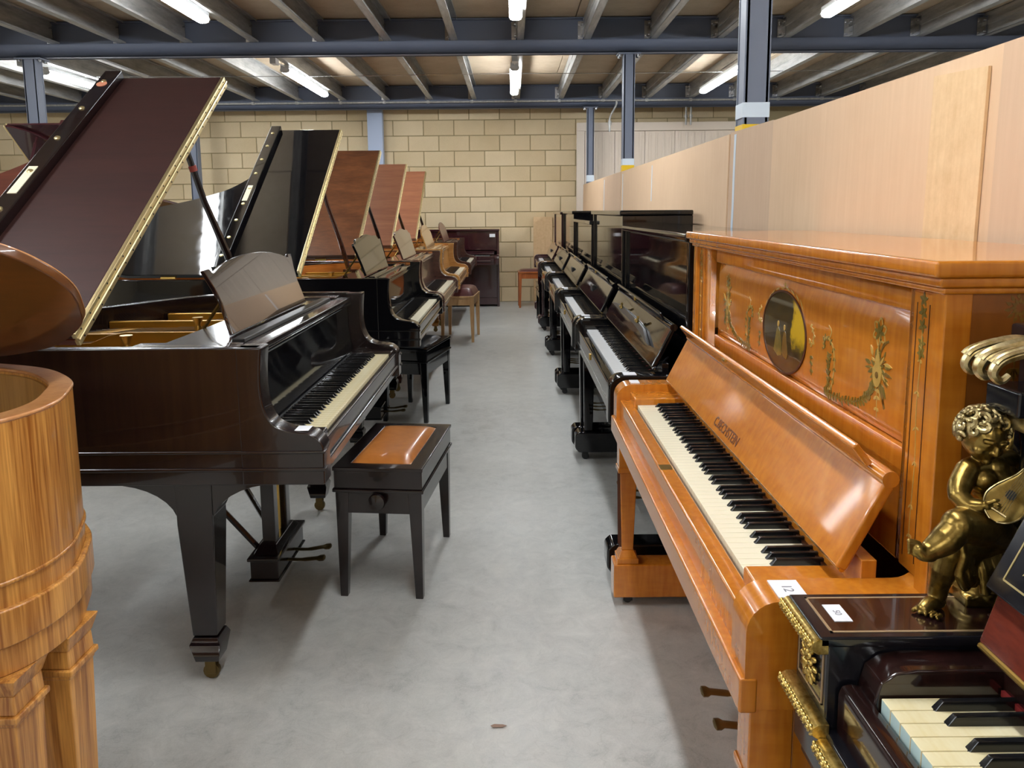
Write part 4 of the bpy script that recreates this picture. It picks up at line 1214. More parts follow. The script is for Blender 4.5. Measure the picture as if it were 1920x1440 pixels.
# ---- the black row
B1 = upright('nearest black upright, brass clips on its open fallboard', (0.335, 4.262, 0), -PI / 2, 1.555, 1.286, 'black', True, 'white_key', ledge='brass')
B2 = upright('tall black upright, second of the black row from the camera', (0.325, 5.835, 0), -PI / 2, 1.555, 1.366, 'black', False, 'white_key', ledge='bracket')
B3 = upright('lower black upright, third of the black row from the camera', (0.315, 7.415, 0), -PI / 2, 1.555, 1.29, 'black', False, 'white_key', ledge='bracket')
B4 = upright('tall black upright, fourth of the black row from the camera', (0.305, 8.98, 0), -PI / 2, 1.54, 1.362, 'black', False, 'white_key', ledge='bracket')
M5 = upright('maroon upright at the far end of the right-hand row', (0.29, 10.56, 0), -PI / 2, 1.52, 1.35, 'maroon', False, 'white_key', ledge='bracket')
for b_ in (B1, B2, B3, B4):
    obj('paper_tag', M().box(1.50, 0.055, 0.7905, 1.545, 0.10, 0.7925), 'paper', b_)
    obj('paper_tag', M().box(0.012, 0.055, 0.7905, 0.055, 0.085, 0.7925), 'paper', b_)
obj('prop_wire', M().cyl((1.42, 0.235, 0.83), (1.49, 0.165, 0.80), 0.004, n=6), 'steel', B1)

# ---- maroon upright against the block wall
FW = upright('maroon upright piano standing against the far block wall', (-1.665, 11.05, 0), 0, 1.475, 1.112, 'maroon', False, 'white_key', legs=False, YP=0.20, YK=0.58, arm_z=0.755, open_fall=False)
obj('paper_tag', M().box(1.34, 0.168, 1.0, 1.42, 0.1715, 1.045), 'paper', FW)

# ================================================================== EBONISED PIANO IN THE CORNER
EB = thing('upright_piano', 'ebonised upright piano with gilt mouldings in the lower right corner', 'piano', (0.38, 1.045, 0), -PI / 2, 'upright pianos')
EW = 1.46; AZ = 0.83
def ornament(parent, x0, x1, y, z, r_=0.011, name='gilt_moulding', mat='gilt'):
    """half-round moulding along x with a run of small leaf lumps"""
    pr = [(y + 0.012, z - r_), (y - r_ * 0.2, z - r_), (y - r_ * 0.9, z - r_ * 0.5), (y - r_, z), (y - r_ * 0.8, z + r_ * 0.6), (y - r_ * 0.2, z + r_), (y + 0.012, z + r_)]
    b0 = obj(name, M().prism(pr, 'yz', x0, x1), mat, parent, 0.001, 1)
    g = M()
    n_ = max(4, int((x1 - x0) / 0.0075))
    for i in range(n_):
        xx = x0 + (x1 - x0) * (i + 0.5) / n_
        for q in (-1, 1):
            rot = Matrix.Rotation(q * 0.8, 3, 'Y')
            g.ell((xx, y - r_ * 0.92, z + q * r_ * 0.42), (0.0052, 0.0034, 0.0022), 8, 5, rot)
        if i % 2 == 0: g.ell((xx, y - r_ * 1.12, z), (0.0030, 0.0030, 0.0030), 8, 5)
    stuff(obj('gilt_leafwork', g, mat, b0))
for side in (0, 1):
    f = (lambda v: v) if side == 0 else (lambda v: EW - v)
    def bx(name, a, b2, y0, y1, z0, z1, mat, bev=0.003, par=EB):
        xa, xb = sorted((f(a), f(b2)))
        return obj(name, M().box(xa, y0, z0, xb, y1, z1), mat, par, bev)
    arm = bx('arm', 0.004, 0.108, 0.02, 0.42, 0.62, AZ - 0.014, 'ebony', 0.003)
    bx('arm_top', 0.0, 0.116, 0.006, 0.42, AZ - 0.014, AZ, 'ebony', 0.003)
    bx('arm_panel', 0.016, 0.100, 0.028, 0.40, AZ - 0.0005, AZ + 0.0006, 'rosewood', 0, arm)
    for a, b2, y0, y1 in ((0.012, 0.104, 0.024, 0.0275), (0.012, 0.104, 0.398, 0.4015), (0.012, 0.0155, 0.024, 0.40), (0.1005, 0.104, 0.024, 0.40)):
        bx('inlay_line', a, b2, y0, y1, AZ - 0.0004, AZ + 0.0008, 'inlay_line', 0, arm)
    xa, xb = sorted((f(0.0), f(0.116)))
    ornament(arm, xa, xb, 0.006, AZ - 0.013, 0.0105)
    ornament(arm, xa - 0.004, xb + 0.004, 0.010, 0.702, 0.0105)
    # framed front face with gilt flower mount
    for a, b2, z0, z1 in ((0.014, 0.0165, 0.725, 0.80), (0.0955, 0.098, 0.725, 0.80), (0.014, 0.098, 0.725, 0.7275), (0.014, 0.098, 0.7975, 0.80)):
        bx('front_line', a, b2, 0.0185, 0.021, z0, z1, 'inlay_line', 0, arm)
    g = M(); cxm = f(0.056)
    for ring, (n_, rr, L) in enumerate(((12, 0.012, 0.016), (10, 0.005, 0.013))):
        for k in range(n_):
            a = 2 * PI * k / n_ + ring * 0.3
            rot = Matrix.Rotation(-a, 3, 'Y')
            g.ell((cxm + (rr + L / 2) * math.cos(a), 0.017 - ring * 0.002, 0.762 + (rr + L / 2) * 1.15 * math.sin(a)), (L / 2, 0.004, 0.0042), 8, 6, rot)
    g.ell((cxm, 0.013, 0.762), (0.007, 0.006, 0.007), 10, 6)
    obj('flower_mount', g, 'gilt', arm)
    # rosewood block between arm and keys
    pr = [(0.035, 0.70), (0.035, 0.765), (0.042, 0.792), (0.06, 0.805), (0.085, 0.809), (0.30, 0.809), (0.30, 0.70)]
    xa, xb = sorted((f(0.108), f(0.1555)))
    obj('key_block', M().prism([(0.06 + (a - 0.035), c) for a, c in pr], 'yz', xa, xb), 'rosewood', EB, 0.003)
    # turned front leg
    xl = f(0.056)
    prof = [(0.028, 0.0), (0.034, 0.03), (0.022, 0.06), (0.026, 0.09), (0.03, 0.3), (0.036, 0.42), (0.026, 0.45), (0.042, 0.48), (0.044, 0.55)]
    obj('leg', M().lathe(prof, (xl, 0.075, 0.05), 20), 'ebony', EB)
    bx('leg_block', 0.008, 0.104, 0.03, 0.12, 0.595, 0.69, 'ebony', 0.003)
    bx('toe', 0.006, 0.106, 0.02, 0.36, 0.0, 0.052, 'ebony', 0.004)
    bx('end_panel', 0.004, 0.04, 0.302, 0.60, 0.05, 1.19, 'ebony', 0.004)
    # console of the upper case: ebony bracket with gilt acanthus capital
    co = bx('console', 0.030, 0.100, 0.244, 0.31, 1.108, 1.142, 'ebony', 0.004)
    bx('console_cap', 0.022, 0.108, 0.276, 0.31, 1.178, 1.19, 'gilt_pale', 0.003, co)
    bx('console_bead', 0.036, 0.094, 0.262, 0.31, 1.085, 1.108, 'gilt_pale', 0.003, co)
    g = M(); xm = f(0.065)
    for q, ww in ((-0.03, 0.8), (0.0, 1.0), (0.03, 0.8)):
        P = smooth([(xm + q, 0.305, 1.19), (xm + q, 0.275, 1.195), (xm + q, 0.25, 1.192), (xm + q, 0.222, 1.182), (xm + q, 0.212, 1.166), (xm + q, 0.222, 1.156), (xm + q, 0.232, 1.163)], 5)
        g.tube(P, [0.013 * ww - 0.008 * ww * i / (len(P) - 1) for i in range(len(P))], 8)
        g.tube([Vector((p.x + 0.006, p.y - 0.004, p.z + 0.003)) for p in P[:18]], 0.003, 6)
        g.tube([Vector((p.x - 0.006, p.y - 0.004, p.z + 0.003)) for p in P[:18]], 0.003, 6)
    obj('acanthus', g, 'gilt_pale', co)
    g = M()
    xs = f(0.112); sgn = 1 if side == 0 else -1
    for k in range(11):
        a = PI * 2 * k / 11
        rot = Matrix.Rotation(a, 3, 'X')
        g.ell((xs, 0.262 + 0.013 * math.cos(a), 1.158 + 0.013 * math.sin(a)), (0.004, 0.0095, 0.0032), 8, 5, rot)
    g.ell((xs + sgn * 0.002, 0.262, 1.158), (0.005, 0.005, 0.005), 8, 6)
    obj('rosette', g, 'gilt_pale', co)
    # slim column below the console
    obj('column', M().lathe([(0.018, 0), (0.02, 0.01), (0.013, 0.02), (0.012, 0.20), (0.015, 0.22), (0.02, 0.228)], (f(0.065), 0.288, 0.858), 16), 'ebony', co)
obj('key_bed', M().box(0.108, 0.04, 0.62, EW - 0.108, 0.30, 0.70), 'ebony', EB, 0.003)
obj('bed_front', M().box(0.108, 0.018, 0.655, EW - 0.108, 0.045, 0.70), 'ebony', EB, 0.004)
ornament(EB, 0.12, EW - 0.12, 0.012, 0.684, 0.0105, 'bed_moulding')
obj('key_slip', M().prism([(0.034, 0.69), (0.034, 0.752), (0.038, 0.762), (0.048, 0.765), (0.062, 0.762), (0.062, 0.69)], 'yz', 0.112, EW - 0.112), 'rosewood', EB, 0.002)
keyboard(EB, 0.158, 0.067, 0.775, 0.0238, 48, 0, 'ivory_old', True, 0.15, 'key_front')
obj('felt_strip', M().box(0.158, 0.213, 0.776, EW - 0.158, 0.219, 0.784), 'felt_red', EB)
obj('name_strip', M().box(0.112, 0.217, 0.70, EW - 0.112, 0.235, 0.86), 'rosewood', EB, 0.002)
fb_ = obj('fallboard', board(M(), 0.164, EW - 0.164, (0.176, 0.852), (0.196, 0.918), 0.02), 'rosewood_red', EB, 0.003)
obj('fall_hinge', M().cyl((0.166, 0.178, 0.848), (EW - 0.166, 0.178, 0.848), 0.004, n=8), 'brass', fb_)
up = obj('inlaid_flap', board(M(), 0.158, EW - 0.158, (0.182, 0.920), (0.240, 1.045), 0.018), 'ebony', EB, 0.003)
dv = Vector((0.240 - 0.182, 1.045 - 0.920)).normalized()
def onflap(x, s_, h=0.0006): return (x, 0.182 + dv.x * s_ - dv.y * h, 0.920 + dv.y * s_ + dv.x * h)
g = M()
def fstrip(xa, sa, xb, sb, w_=0.0011):
    d = Vector((xb - xa, sb - sa)).normalized(); n_ = Vector((-d.y, d.x)) * w_
    q = [(xa + n_.x, sa + n_.y), (xb + n_.x, sb + n_.y), (xb - n_.x, sb - n_.y), (xa - n_.x, sa - n_.y)]
    g.add([onflap(*p_, 0.0008) for p_ in q] + [onflap(*p_, -0.0005) for p_ in q], [(0, 1, 2, 3), (7, 6, 5, 4), (0, 4, 5, 1), (1, 5, 6, 2), (2, 6, 7, 3), (3, 7, 4, 0)])
for a in ((0.18, 0.02, EW - 0.18, 0.02), (0.18, 0.118, EW - 0.18, 0.118), (0.18, 0.02, 0.18, 0.118), (EW - 0.18, 0.02, EW - 0.18, 0.118)): fstrip(*a)
obj('inlay_line', g, 'inlay', up)
g = M()
def fleaf(x, s_, a, L, w_):
    c, sn = math.cos(a), math.sin(a)
    q = [(x + p0 * c - p1 * sn, s_ + p0 * sn + p1 * c) for p0, p1 in ((0, 0), (L * .35, w_), (L * .75, w_ * .7), (L, 0), (L * .75, -w_ * .7), (L * .35, -w_))]
    g.add([onflap(*p_, 0.0008) for p_ in q] + [onflap(*p_, -0.0005) for p_ in q], [tuple(range(6)), tuple(range(6, 12))[::-1]] + [(i, (i + 1) % 6, 6 + (i + 1) % 6, 6 + i) for i in range(6)])
for cx_ in [0.228 + 0.112 * k for k in range(10)]:
    for k in range(12):
        a = 2 * PI * k / 12
        fleaf(cx_ + 0.008 * math.cos(a), 0.066 + 0.008 * math.sin(a), a + 0.4, 0.026 + 0.006 * (k % 3), 0.0045)
    for q in (-1, 1):
        for k in range(6): fleaf(cx_ + q * (0.022 + 0.005 * k), 0.045 + 0.008 * k, 1.2 + q * 0.5, 0.014, 0.0035)
o = stuff(obj('floral_inlay', g, 'inlay', up)); o['label'] = 'pale floral inlay'
obj('upper_panel', M().box(0.04, 0.306, 0.86, EW - 0.04, 0.318, 1.185), 'ebony', EB, 0.002)
obj('lid', M().box(0.0, 0.290, 1.19, EW, 0.605, 1.215), 'ebony', EB, 0.004)
obj('back', M().box(0.04, 0.57, 0.05, EW - 0.04, 0.59, 1.188), 'ebony', EB)
obj('lower_panel', M().box(0.04, 0.30, 0.06, EW - 0.04, 0.32, 0.62), 'ebony', EB, 0.003)
for xx in (EW / 2 - 0.07, EW / 2 + 0.07):
    obj('pedal', M().tube(smooth([(xx, 0.30, 0.08), (xx, 0.22, 0.078), (xx, 0.17, 0.085)], 4), [0.009] * 5 + [0.018] * 3 + [0.012], 10, flat=0.4), 'brass', EB)
o = obj('number_sticker', M().box(0.034, 0.040, AZ + 0.0006, 0.078, 0.064, AZ + 0.0014), 'paper', EB)
text_mesh('sticker_number', '50', 0.013, 'print', o, basis((0.056, 0.052, AZ + 0.0015), (1, 0, 0), (0, 1, 0), (0, 0, 1)), 0.0001)

# ================================================================== BRONZE PUTTO
PT = thing('bronze_cherub', 'bronze winged cherub playing a lute on the ebonised piano', 'statue', (0.56, 1.0, AZ))
def remeshed(name, mb, mat, parent, vox=0.0016, smooth_it=4, hue=None):
    me = bpy.data.meshes.new('tmp'); me.from_pydata(mb.v, [], mb.f)
    bm = bmesh.new(); bm.from_mesh(me); bmesh.ops.recalc_face_normals(bm, faces=bm.faces); bm.to_mesh(me); bm.free()
    o = bpy.data.objects.new('tmp', me); C.objects.link(o)
    md = o.modifiers.new('r', 'REMESH'); md.mode = 'VOXEL'; md.voxel_size = vox; md.use_smooth_shade = True
    sm = o.modifiers.new('s', 'SMOOTH'); sm.factor = 0.5; sm.iterations = smooth_it
    bpy.context.view_layer.update()
    out = bpy.data.meshes.new_from_object(o.evaluated_get(bpy.context.evaluated_depsgraph_get()))
    bpy.data.objects.remove(o); bpy.data.meshes.remove(me)
    out.name = name; out.materials.clear(); out.materials.append(MT[mat])
    for p in out.polygons: p.use_smooth = True
    return link(name, out, parent)
V = Vector
def cap(g, pts, rs, n=12):
    P = [V(p) for p in pts]
    n = 24 if max(rs) > 0.008 else n
    Q = smooth(P, 10) if len(P) > 2 else [P[0].lerp(P[1], k / 8) for k in range(9)]
    m_ = len(Q); rr = []
    for i in range(m_):
        u_ = i / (m_ - 1) * (len(rs) - 1); a = min(int(u_), len(rs) - 2); rr.append(rs[a] + (rs[a + 1] - rs[a]) * (u_ - a))
    g.tube(Q, rr, n)
    g.ell(Q[0], (rr[0],) * 3, 20, 14); g.ell(Q[-1], (rr[-1],) * 3, 20, 14)
g = M()
# torso
cap(g, [(0.098, 0.022, 0.098), (0.090, 0.012, 0.138), (0.078, 0.008, 0.172), (0.076, 0.012, 0.192)], [0.030, 0.031, 0.029, 0.024], 16)
g.ell((0.088, -0.006, 0.142), (0.026, 0.022, 0.026), 24, 16)                       # belly
g.ell((0.058, -0.006, 0.182), (0.020, 0.016, 0.018), 24, 16); g.ell((0.094, 0.000, 0.182), (0.020, 0.016, 0.018), 24, 16)
cap(g, [(0.045, 0.004, 0.194), (0.076, 0.012, 0.198), (0.108, 0.024, 0.199)], [0.016, 0.018, 0.016])
cap(g, [(0.074, 0.012, 0.196), (0.068, 0.010, 0.214)], [0.014, 0.013])             # neck
# right arm (viewer's left) plucking the strings
cap(g, [(0.040, 0.000, 0.194), (0.024, -0.012, 0.178), (0.017, -0.022, 0.168)], [0.0155, 0.0145, 0.0125])
cap(g, [(0.017, -0.022, 0.168), (0.024, -0.034, 0.160), (0.034, -0.044, 0.162)], [0.0125, 0.0115, 0.0085])
g.ell((0.040, -0.048, 0.163), (0.008, 0.006, 0.0085), 24, 16)
for k in range(4):
    zz = 0.169 - 0.0045 * k
    cap(g, [(0.043, -0.051, zz), (0.050, -0.055, zz - 0.001), (0.053, -0.052, zz - 0.004)], [0.0026, 0.0024, 0.0021], 8)
cap(g, [(0.037, -0.052, 0.170), (0.042, -0.057, 0.174), (0.047, -0.057, 0.175)], [0.0028, 0.0026, 0.0022], 8)
# left arm reaching the neck of the lute
cap(g, [(0.112, 0.024, 0.196), (0.128, 0.014, 0.184), (0.134, 0.000, 0.180)], [0.0155, 0.0145, 0.0125])
cap(g, [(0.134, 0.000, 0.180), (0.128, -0.014, 0.196), (0.118, -0.020, 0.210)], [0.0125, 0.0115, 0.0085])
g.ell((0.114, -0.022, 0.217), (0.008, 0.006, 0.009), 24, 16)
for k in range(4):
    a = 0.004 * k
    cap(g, [(0.116 - a * 0.6, -0.024, 0.223 - a), (0.110 - a * 0.6, -0.031, 0.226 - a), (0.104 - a * 0.6, -0.030, 0.223 - a)], [0.0026, 0.0024, 0.0021], 8)
cap(g, [(0.110, -0.020, 0.212), (0.104, -0.021, 0.211), (0.099, -0.022, 0.213)], [0.0028, 0.0026, 0.0022], 8)
# planted leg
cap(g, [(0.090, 0.012, 0.100), (0.046, -0.010, 0.100), (0.012, -0.020, 0.094)], [0.027, 0.025, 0.019], 14)
cap(g, [(0.012, -0.020, 0.094), (0.012, -0.010, 0.066), (0.011, -0.002, 0.036), (0.011, 0.000, 0.022)], [0.019, 0.0195, 0.0135, 0.0125], 14)
cap(g, [(0.013, 0.002, 0.011), (-0.004, -0.009, 0.011), (-0.014, -0.014, 0.008)], [0.011, 0.0105, 0.0085], 12)
for k in range(5):
    bx_, by_ = -0.0165 + 0.0040 * k, -0.007 - 0.0058 * k
    cap(g, [(bx_, by_, 0.0065), (bx_ - 0.006, by_ - 0.003, 0.0060), (bx_ - 0.0095 + 0.001 * k, by_ - 0.0048, 0.0045)], [0.0036, 0.0032 - 0.0002 * k, 0.0030 - 0.0002 * k], 8)
# crossed leg
cap(g, [(0.088, 0.004, 0.108), (0.046, -0.026, 0.130), (0.006, -0.046, 0.138)], [0.0285, 0.0275, 0.021], 14)
g.ell((0.004, -0.048, 0.141), (0.017, 0.016, 0.017), 24, 16)
cap(g, [(0.004, -0.047, 0.136), (-0.014, -0.052, 0.120), (-0.034, -0.056, 0.109), (-0.040, -0.057, 0.107)], [0.0185, 0.0185, 0.0125, 0.0115], 14)
cap(g, [(-0.034, -0.055, 0.104), (-0.044, -0.058, 0.106), (-0.051, -0.060, 0.112)], [0.0105, 0.0098, 0.0082], 12)
for k in range(5):
    b0_ = V((-0.0525, -0.0595, 0.1125)) + V((-0.35, -0.15, -0.92)) * ((k - 2) * 0.0037)
    fd = V((-0.92, -0.12, 0.36)); L_ = 0.0150 - 0.0014 * k
    cap(g, [b0_, b0_ + fd * L_ * 0.6 + V((0, 0, 0.0006)), b0_ + fd * L_ + V((0, 0, -0.0008))], [0.0032, 0.0030 - 0.0002 * k, 0.0027 - 0.0002 * k], 8)
# head: face turned to the viewer's right and down towards the lute
g.ell((0.078, 0.004, 0.176), (0.037, 0.024, 0.027), 24, 16)
HC = V((0.058, 0.002, 0.240)); HK = 0.9
F = V((0.10, -0.91, -0.36)).normalized(); S = F.cross(V((0.12, 0, 1))).normalized(); U = S.cross(F).normalized()
B3x = Matrix((S, F, U)).transposed()
B3x = B3x * HK
def hp(s_, f_, u_): return HC + (S * s_ + F * f_ + U * u_) * HK
g.ell(HC, (0.0275, 0.031, 0.033), 24, 16, B3x)
g.ell(hp(0, 0.010, -0.012), (0.0225, 0.0215, 0.020), 24, 16, B3x)
for q in (-1, 1):
    g.ell(hp(q * 0.0125, 0.0185, -0.0115), (0.0105, 0.0095, 0.0095), 24, 16, B3x)    # cheeks
    cap(g, [hp(q * 0.018, 0.0245, 0.0085), hp(q * 0.010, 0.0300, 0.0105), hp(q * 0.003, 0.0300, 0.0080)], [0.0026, 0.0030, 0.0026], 8)   # brow
    g.ell(hp(q * 0.0098, 0.0270, 0.0030), (0.0042, 0.0028, 0.0020), 24, 16, B3x)     # lids
    g.ell(hp(q * 0.0265, -0.002, -0.001), (0.003, 0.006, 0.0085), 24, 16, B3x)       # ears
cap(g, [hp(0, 0.0285, 0.006), hp(0, 0.0335, -0.002), hp(0, 0.0345, -0.0065)], [0.0026, 0.0034, 0.0042], 8)
for q in (-1, 1): g.ell(hp(q * 0.0034, 0.0305, -0.0068), (0.0026, 0.003, 0.0022), 24, 16, B3x)
g.ell(hp(0, 0.0290, -0.0130), (0.0062, 0.0032, 0.0019), 24, 16, B3x); g.ell(hp(0, 0.0285, -0.0172), (0.0050, 0.0034, 0.0022), 24, 16, B3x)
g.ell(hp(0, 0.0255, -0.0245), (0.0072, 0.0065, 0.0058), 24, 16, B3x)
remeshed('body', g, 'bronze', PT, 0.0011, 4)
# hair: locks curling over the skull
hg_ = M()
hg_.ell(hp(0, -0.005, 0.006), (0.030, 0.031, 0.031), 16, 10, B3x)
rs_ = random.Random(3)
for k in range(84):
    z_ = 1 - 2 * (k + 0.5) / 84; ph = k * 2.39996
    d = V((math.sqrt(1 - z_ * z_) * math.cos(ph), math.sqrt(1 - z_ * z_) * math.sin(ph), z_))   # s, f, u
    if d.y > 0.42 + 0.30 * d.z or d.z < -0.55: continue
    if d.y > 0.25 and d.z < 0.25: continue
    c_ = hp(d.x * 0.0305, -0.005 + d.y * 0.0325, 0.006 + d.z * 0.0325)
    nrm = (S * d.x + F * d.y + U * d.z).normalized()
    ta = nrm.cross(V((rs_.uniform(-1, 1), rs_.uniform(-1, 1), rs_.uniform(-1, 1)))).normalized(); tb = nrm.cross(ta)
    rr = rs_.uniform(0.0075, 0.0105); P = []
    for q in range(11):
        a = 2 * PI * 0.95 * q / 10; r2 = rr * (1 - 0.75 * q / 10)
        P.append(c_ + ta * math.cos(a) * r2 + tb * math.sin(a) * r2 + nrm * (0.001 + 0.004 * q / 10))
    hg_.tube(P, [0.0022, 0.0034, 0.0040, 0.0042, 0.0042, 0.0040, 0.0038, 0.0034, 0.0030, 0.0026, 0.0020], 8)
obj('hair', hg_, 'bronze_hair', PT)
# lute
A_, B_ = V((0.040, -0.060, 0.150)), V((0.112, -0.032, 0.226))
ax = (B_ - A_).normalized(); fr = V((-0.42, -0.80, 0.34)); fr = (fr - ax * fr.dot(ax)).normalized(); sd = ax.cross(fr)
def lute_pt(t_, s_, h): return A_ + ax * t_ + sd * s_ + fr * h
lg = M(); rings = []; T = [(0.0, 0.004), (0.006, 0.014), (0.016, 0.021), (0.028, 0.0235), (0.042, 0.020), (0.056, 0.0135), (0.068, 0.008), (0.080, 0.0055), (0.108, 0.0048), (0.128, 0.0045)]
vs, fs = [], []
for t_, hw in T:
    dep = hw * 0.75
    for k in range(14):
        a = 2 * PI * k / 14
        h = math.sin(a) * dep if math.sin(a) < 0 else math.sin(a) * 0.0016
        vs.append(lute_pt(t_, math.cos(a) * hw, h))
for i in range(len(T) - 1):
    for k in range(14):
        a = i * 14 + k; b2 = i * 14 + (k + 1) % 14; fs.append((a, b2, b2 + 14, a + 14))
fs += [tuple(range(14))[::-1], tuple(range((len(T) - 1) * 14, len(T) * 14))]
lg.add(vs, fs)
lute = obj('lute', lg, 'bronze', PT)
g = M()
for k in range(5):
    s_ = (k - 2) * 0.0019
    g.tube([lute_pt(0.014, s_ * 1.6, 0.0028), lute_pt(0.125, s_ * 0.7, 0.0024)], 0.0005, 5)
stuff(obj('lute_strings', g, 'bronze_hair', lute))
obj('lute_bridge', M().tube([lute_pt(0.012, -0.009, 0.0022), lute_pt(0.012, 0.009, 0.0022)], 0.0016, 6), 'bronze_hair', lute)
obj('sound_hole', M().cyl(lute_pt(0.040, 0, 0.0012), lute_pt(0.040, 0, 0.0022), 0.0065, n=14), 'rubber', lute)
g = M()
for q in (-1, 1):
    P = smooth([lute_pt(T_[0], q * T_[1] * 0.98, 0.0005) for T_ in T[:8]], 4); g.tube(P, 0.0013, 6)
obj('lute_edging', g, 'bronze_hair', lute)
# wings
for q, (wx, wy) in enumerate(((0.118, 0.046), (0.082, 0.040))):
    g = M()
    wk = 1.0 if q == 0 else 0.5
    dirn = V((0.85, 0.35, 0.30)).normalized() if q == 0 else V((0.35, 0.92, 0.10)).normalized()
    dn = V((0.15, 0.25, -0.95)).normalized()
    for k in range(7):
        st = V((wx, wy, 0.205)) + dirn * (0.008 * k * wk) + V((0, 0, 0.004 * k))
        en = st + dn * (0.040 - 0.002 * k) + dirn * (0.012 + 0.003 * k)
        P = [st, st.lerp(en, 0.5) + V((0, -0.002, 0)), en]
        g.tube(smooth(P, 4), [0.0065, 0.0075, 0.0078, 0.008, 0.0078, 0.0072, 0.006, 0.0045, 0.002], 8, flat=0.45)
    g.tube(smooth([V((wx - 0.006, wy - 0.006, 0.196)), V((wx, wy, 0.222)) + dirn * 0.02 * wk, V((wx, wy, 0.236)) + dirn * 0.045 * wk, V((wx, wy, 0.224)) + dirn * 0.075 * wk], 5), [0.008] * 6 + [0.0075] * 5 + [0.005] * 5, 8)
    remeshed('wing', g, 'bronze', PT, 0.0016, 2)
# drapery and the rocky seat it hangs over
g = M()
for k in range(7):
    x0 = 0.016 + 0.0052 * k; yy = -0.034 + 0.0032 * k
    P = [(x0, yy, 0.118), (x0 + 0.004, yy - 0.004, 0.092), (x0 + 0.008 * math.sin(k), yy - 0.005, 0.068), (x0 + 0.012, yy - 0.002, 0.046 + 0.003 * (k % 3))]
    g.tube(smooth(P, 5), [0.0042] * 5 + [0.0058] * 5 + [0.0068] * 5 + [0.005], 8)
for k in range(9):
    a = k / 8
    x0 = 0.052 + 0.060 * a; yy = -0.012 + 0.012 * a
    g.tube(smooth([(x0, yy, 0.092), (x0 + 0.004, yy - 0.012, 0.062), (x0 + 0.006, yy - 0.016, 0.034 + 0.004 * (k % 2))], 5), [0.006] * 4 + [0.0075] * 4 + [0.0065] * 3, 8)
remeshed('drapery', g, 'bronze', PT, 0.0016, 2)
g = M()
g.ell((0.096, 0.032, 0.056), (0.036, 0.030, 0.046), 14, 10); g.ell((0.092, 0.034, 0.018), (0.044, 0.036, 0.026), 14, 8); g.ell((0.076, 0.022, 0.070), (0.026, 0.022, 0.02), 12, 8)
g.box(0.052, 0.002, 0.0, 0.136, 0.066, 0.014)
remeshed('rock_seat', g, 'bronze', PT, 0.0025, 3)

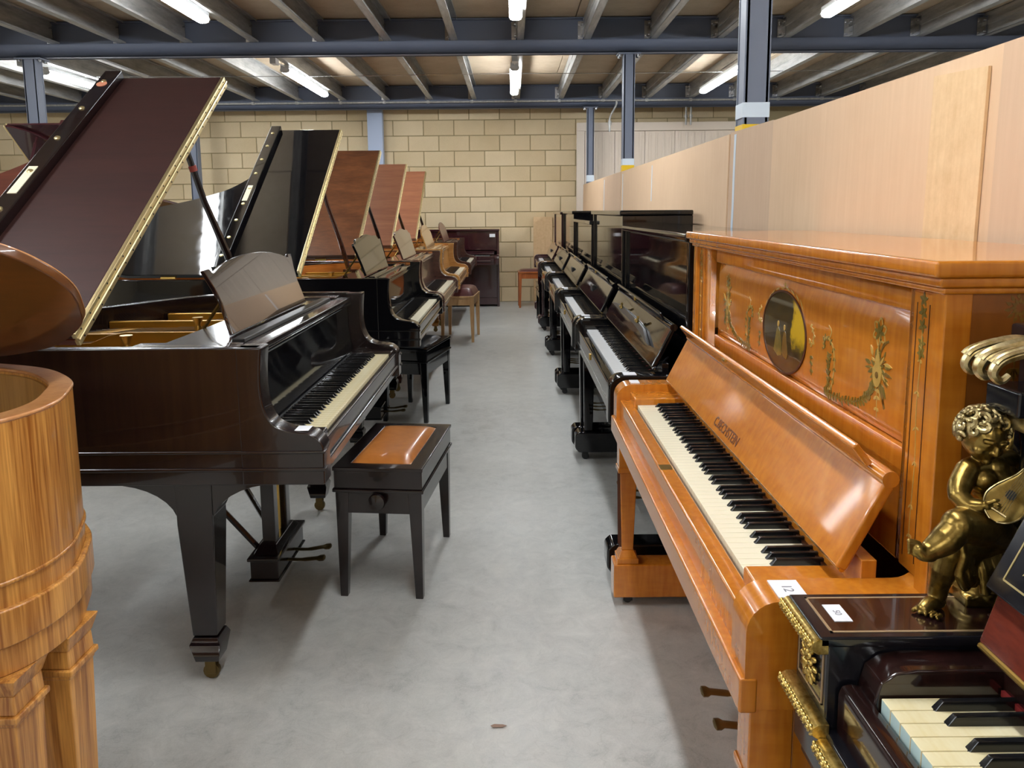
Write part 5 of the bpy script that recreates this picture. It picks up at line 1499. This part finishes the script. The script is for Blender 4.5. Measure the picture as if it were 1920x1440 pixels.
# ================================================================== BENCHES
def bench(label, loc, rz, wx, wy, h, mat, seat, style='box', cush=0.02, knob=False):
    t = thing('piano_bench', label, 'bench', loc, rz, 'piano benches')
    hx, hy = wx / 2, wy / 2
    zc = h - cush
    if style == 'box':
        obj('seat_box', M().box(-hx, -hy, zc - 0.078, hx, hy, zc - 0.012), mat, t, 0.003)
        g = M().wall([(-hx - 0.004, -hy - 0.004), (hx + 0.004, -hy - 0.004), (hx + 0.004, hy + 0.004), (-hx - 0.004, hy + 0.004)],
                     [(-hx + 0.05, -hy + 0.05), (hx - 0.05, -hy + 0.05), (hx - 0.05, hy - 0.05), (-hx + 0.05, hy - 0.05)], zc - 0.014, zc, True)
        obj('seat_frame', g, mat, t, 0.003)
        obj('rail', M().box(-hx - 0.006, -hy - 0.006, zc - 0.092, hx + 0.006, hy + 0.006, zc - 0.078), mat, t, 0.004)
        obj('apron', M().box(-hx + 0.006, -hy + 0.006, zc - 0.17, hx - 0.006, hy - 0.006, zc - 0.092), mat, t, 0.003)
        ins = 0.046; zl = zc - 0.092
    else:
        obj('seat_frame', M().box(-hx, -hy, zc - 0.025, hx, hy, zc), mat, t, 0.004)
        obj('apron', M().box(-hx + 0.012, -hy + 0.012, zc - 0.10, hx - 0.012, hy - 0.012, zc - 0.025), mat, t, 0.003)
        ins = 0.01; zl = zc - 0.02
    # padded cushion
    n_ = 12; vs = []; fs = []
    cx_, cy_ = hx - ins, hy - ins
    for i in range(n_ + 1):
        for j in range(n_ + 1):
            u_, v_ = -1 + 2 * i / n_, -1 + 2 * j / n_
            e = (1 - abs(u_) ** 6) * (1 - abs(v_) ** 6)
            vs.append((u_ * cx_, v_ * cy_, zc - 0.006 + (cush + 0.006) * max(0, e) ** 0.5))
    for i in range(n_):
        for j in range(n_):
            a = i * (n_ + 1) + j; fs.append((a, a + n_ + 1, a + n_ + 2, a + 1))
    k0 = len(vs)
    vs += [(-cx_, -cy_, zc - 0.007), (cx_, -cy_, zc - 0.007), (cx_, cy_, zc - 0.007), (-cx_, cy_, zc - 0.007)]
    fs.append((k0 + 3, k0 + 2, k0 + 1, k0))
    obj('cushion', M().add(vs, fs), seat, t, 0, 2, 60)
    for sx in (-1, 1):
        for sy in (-1, 1):
            cx2, cy2 = sx * (hx - 0.026), sy * (hy - 0.026)
            obj('leg', M().frus(sx * (hx - 0.020), sy * (hy - 0.020), 0, 0.0135, 0.0135, zl, 0.024, 0.024, sx * (hx - 0.027), sy * (hy - 0.027)), mat, t, 0.002)
    if knob:
        obj('knob', M().lathe([(0.008, 0.0), (0.010, -0.012), (0.028, -0.016), (0.031, -0.024), (0.028, -0.034), (0.012, -0.038)], (0.0, -hy + 0.008, zc - 0.118), 20, 'y'), mat, t)
    return t
bench('dark wood bench with tan leather seat and round side knob', (-0.452, 2.925, 0), R(-5.5), 0.315, 0.575, 0.505, 'mahog_dark', 'leather_tan', 'box', 0.02, True)
bench('black bench with black leather seat by the black grand', (-0.66, 5.27, 0), R(-11), 0.32, 0.56, 0.515, 'black', 'leather_black', 'box', 0.024)
bench('pale wood bench with thick maroon cushion by the golden grand', (-0.565, 8.42, 0), R(-4), 0.36, 0.56, 0.575, 'oak', 'leather_maroon', 'plain', 0.085)
bench('orange wood bench with maroon seat by the far block wall', (0.285, 11.20, 0), R(2), 0.42, 0.30, 0.545, 'cherry', 'leather_maroon', 'plain', 0.03)
bench('black bench under the keys of the far maroon upright', (0.44, 9.72, 0), R(2), 0.27, 0.52, 0.50, 'black', 'leather_black', 'box', 0.02)
# ---- dry leaf on the floor
g = M()
P = [(-0.022, 0.0), (-0.012, 0.007), (0.0, 0.009), (0.012, 0.005), (0.022, 0.0), (0.010, -0.006), (-0.004, -0.004), (-0.014, -0.007)]
g.v = [(a, c, 0.0008 + 0.003 * abs(math.sin(a * 90))) for a, c in P] + [(a, c, 0.0016 + 0.003 * abs(math.sin(a * 90))) for a, c in P]
g.f = [tuple(range(8))[::-1], tuple(range(8, 16))] + [(i, (i + 1) % 8, 8 + (i + 1) % 8, 8 + i) for i in range(8)]
o = tag(obj('dry_leaf', g, 'smudge'), 'small dry brown leaf lying on the bare concrete floor', 'leaf'); o.location = (-0.048, 1.93, 0)
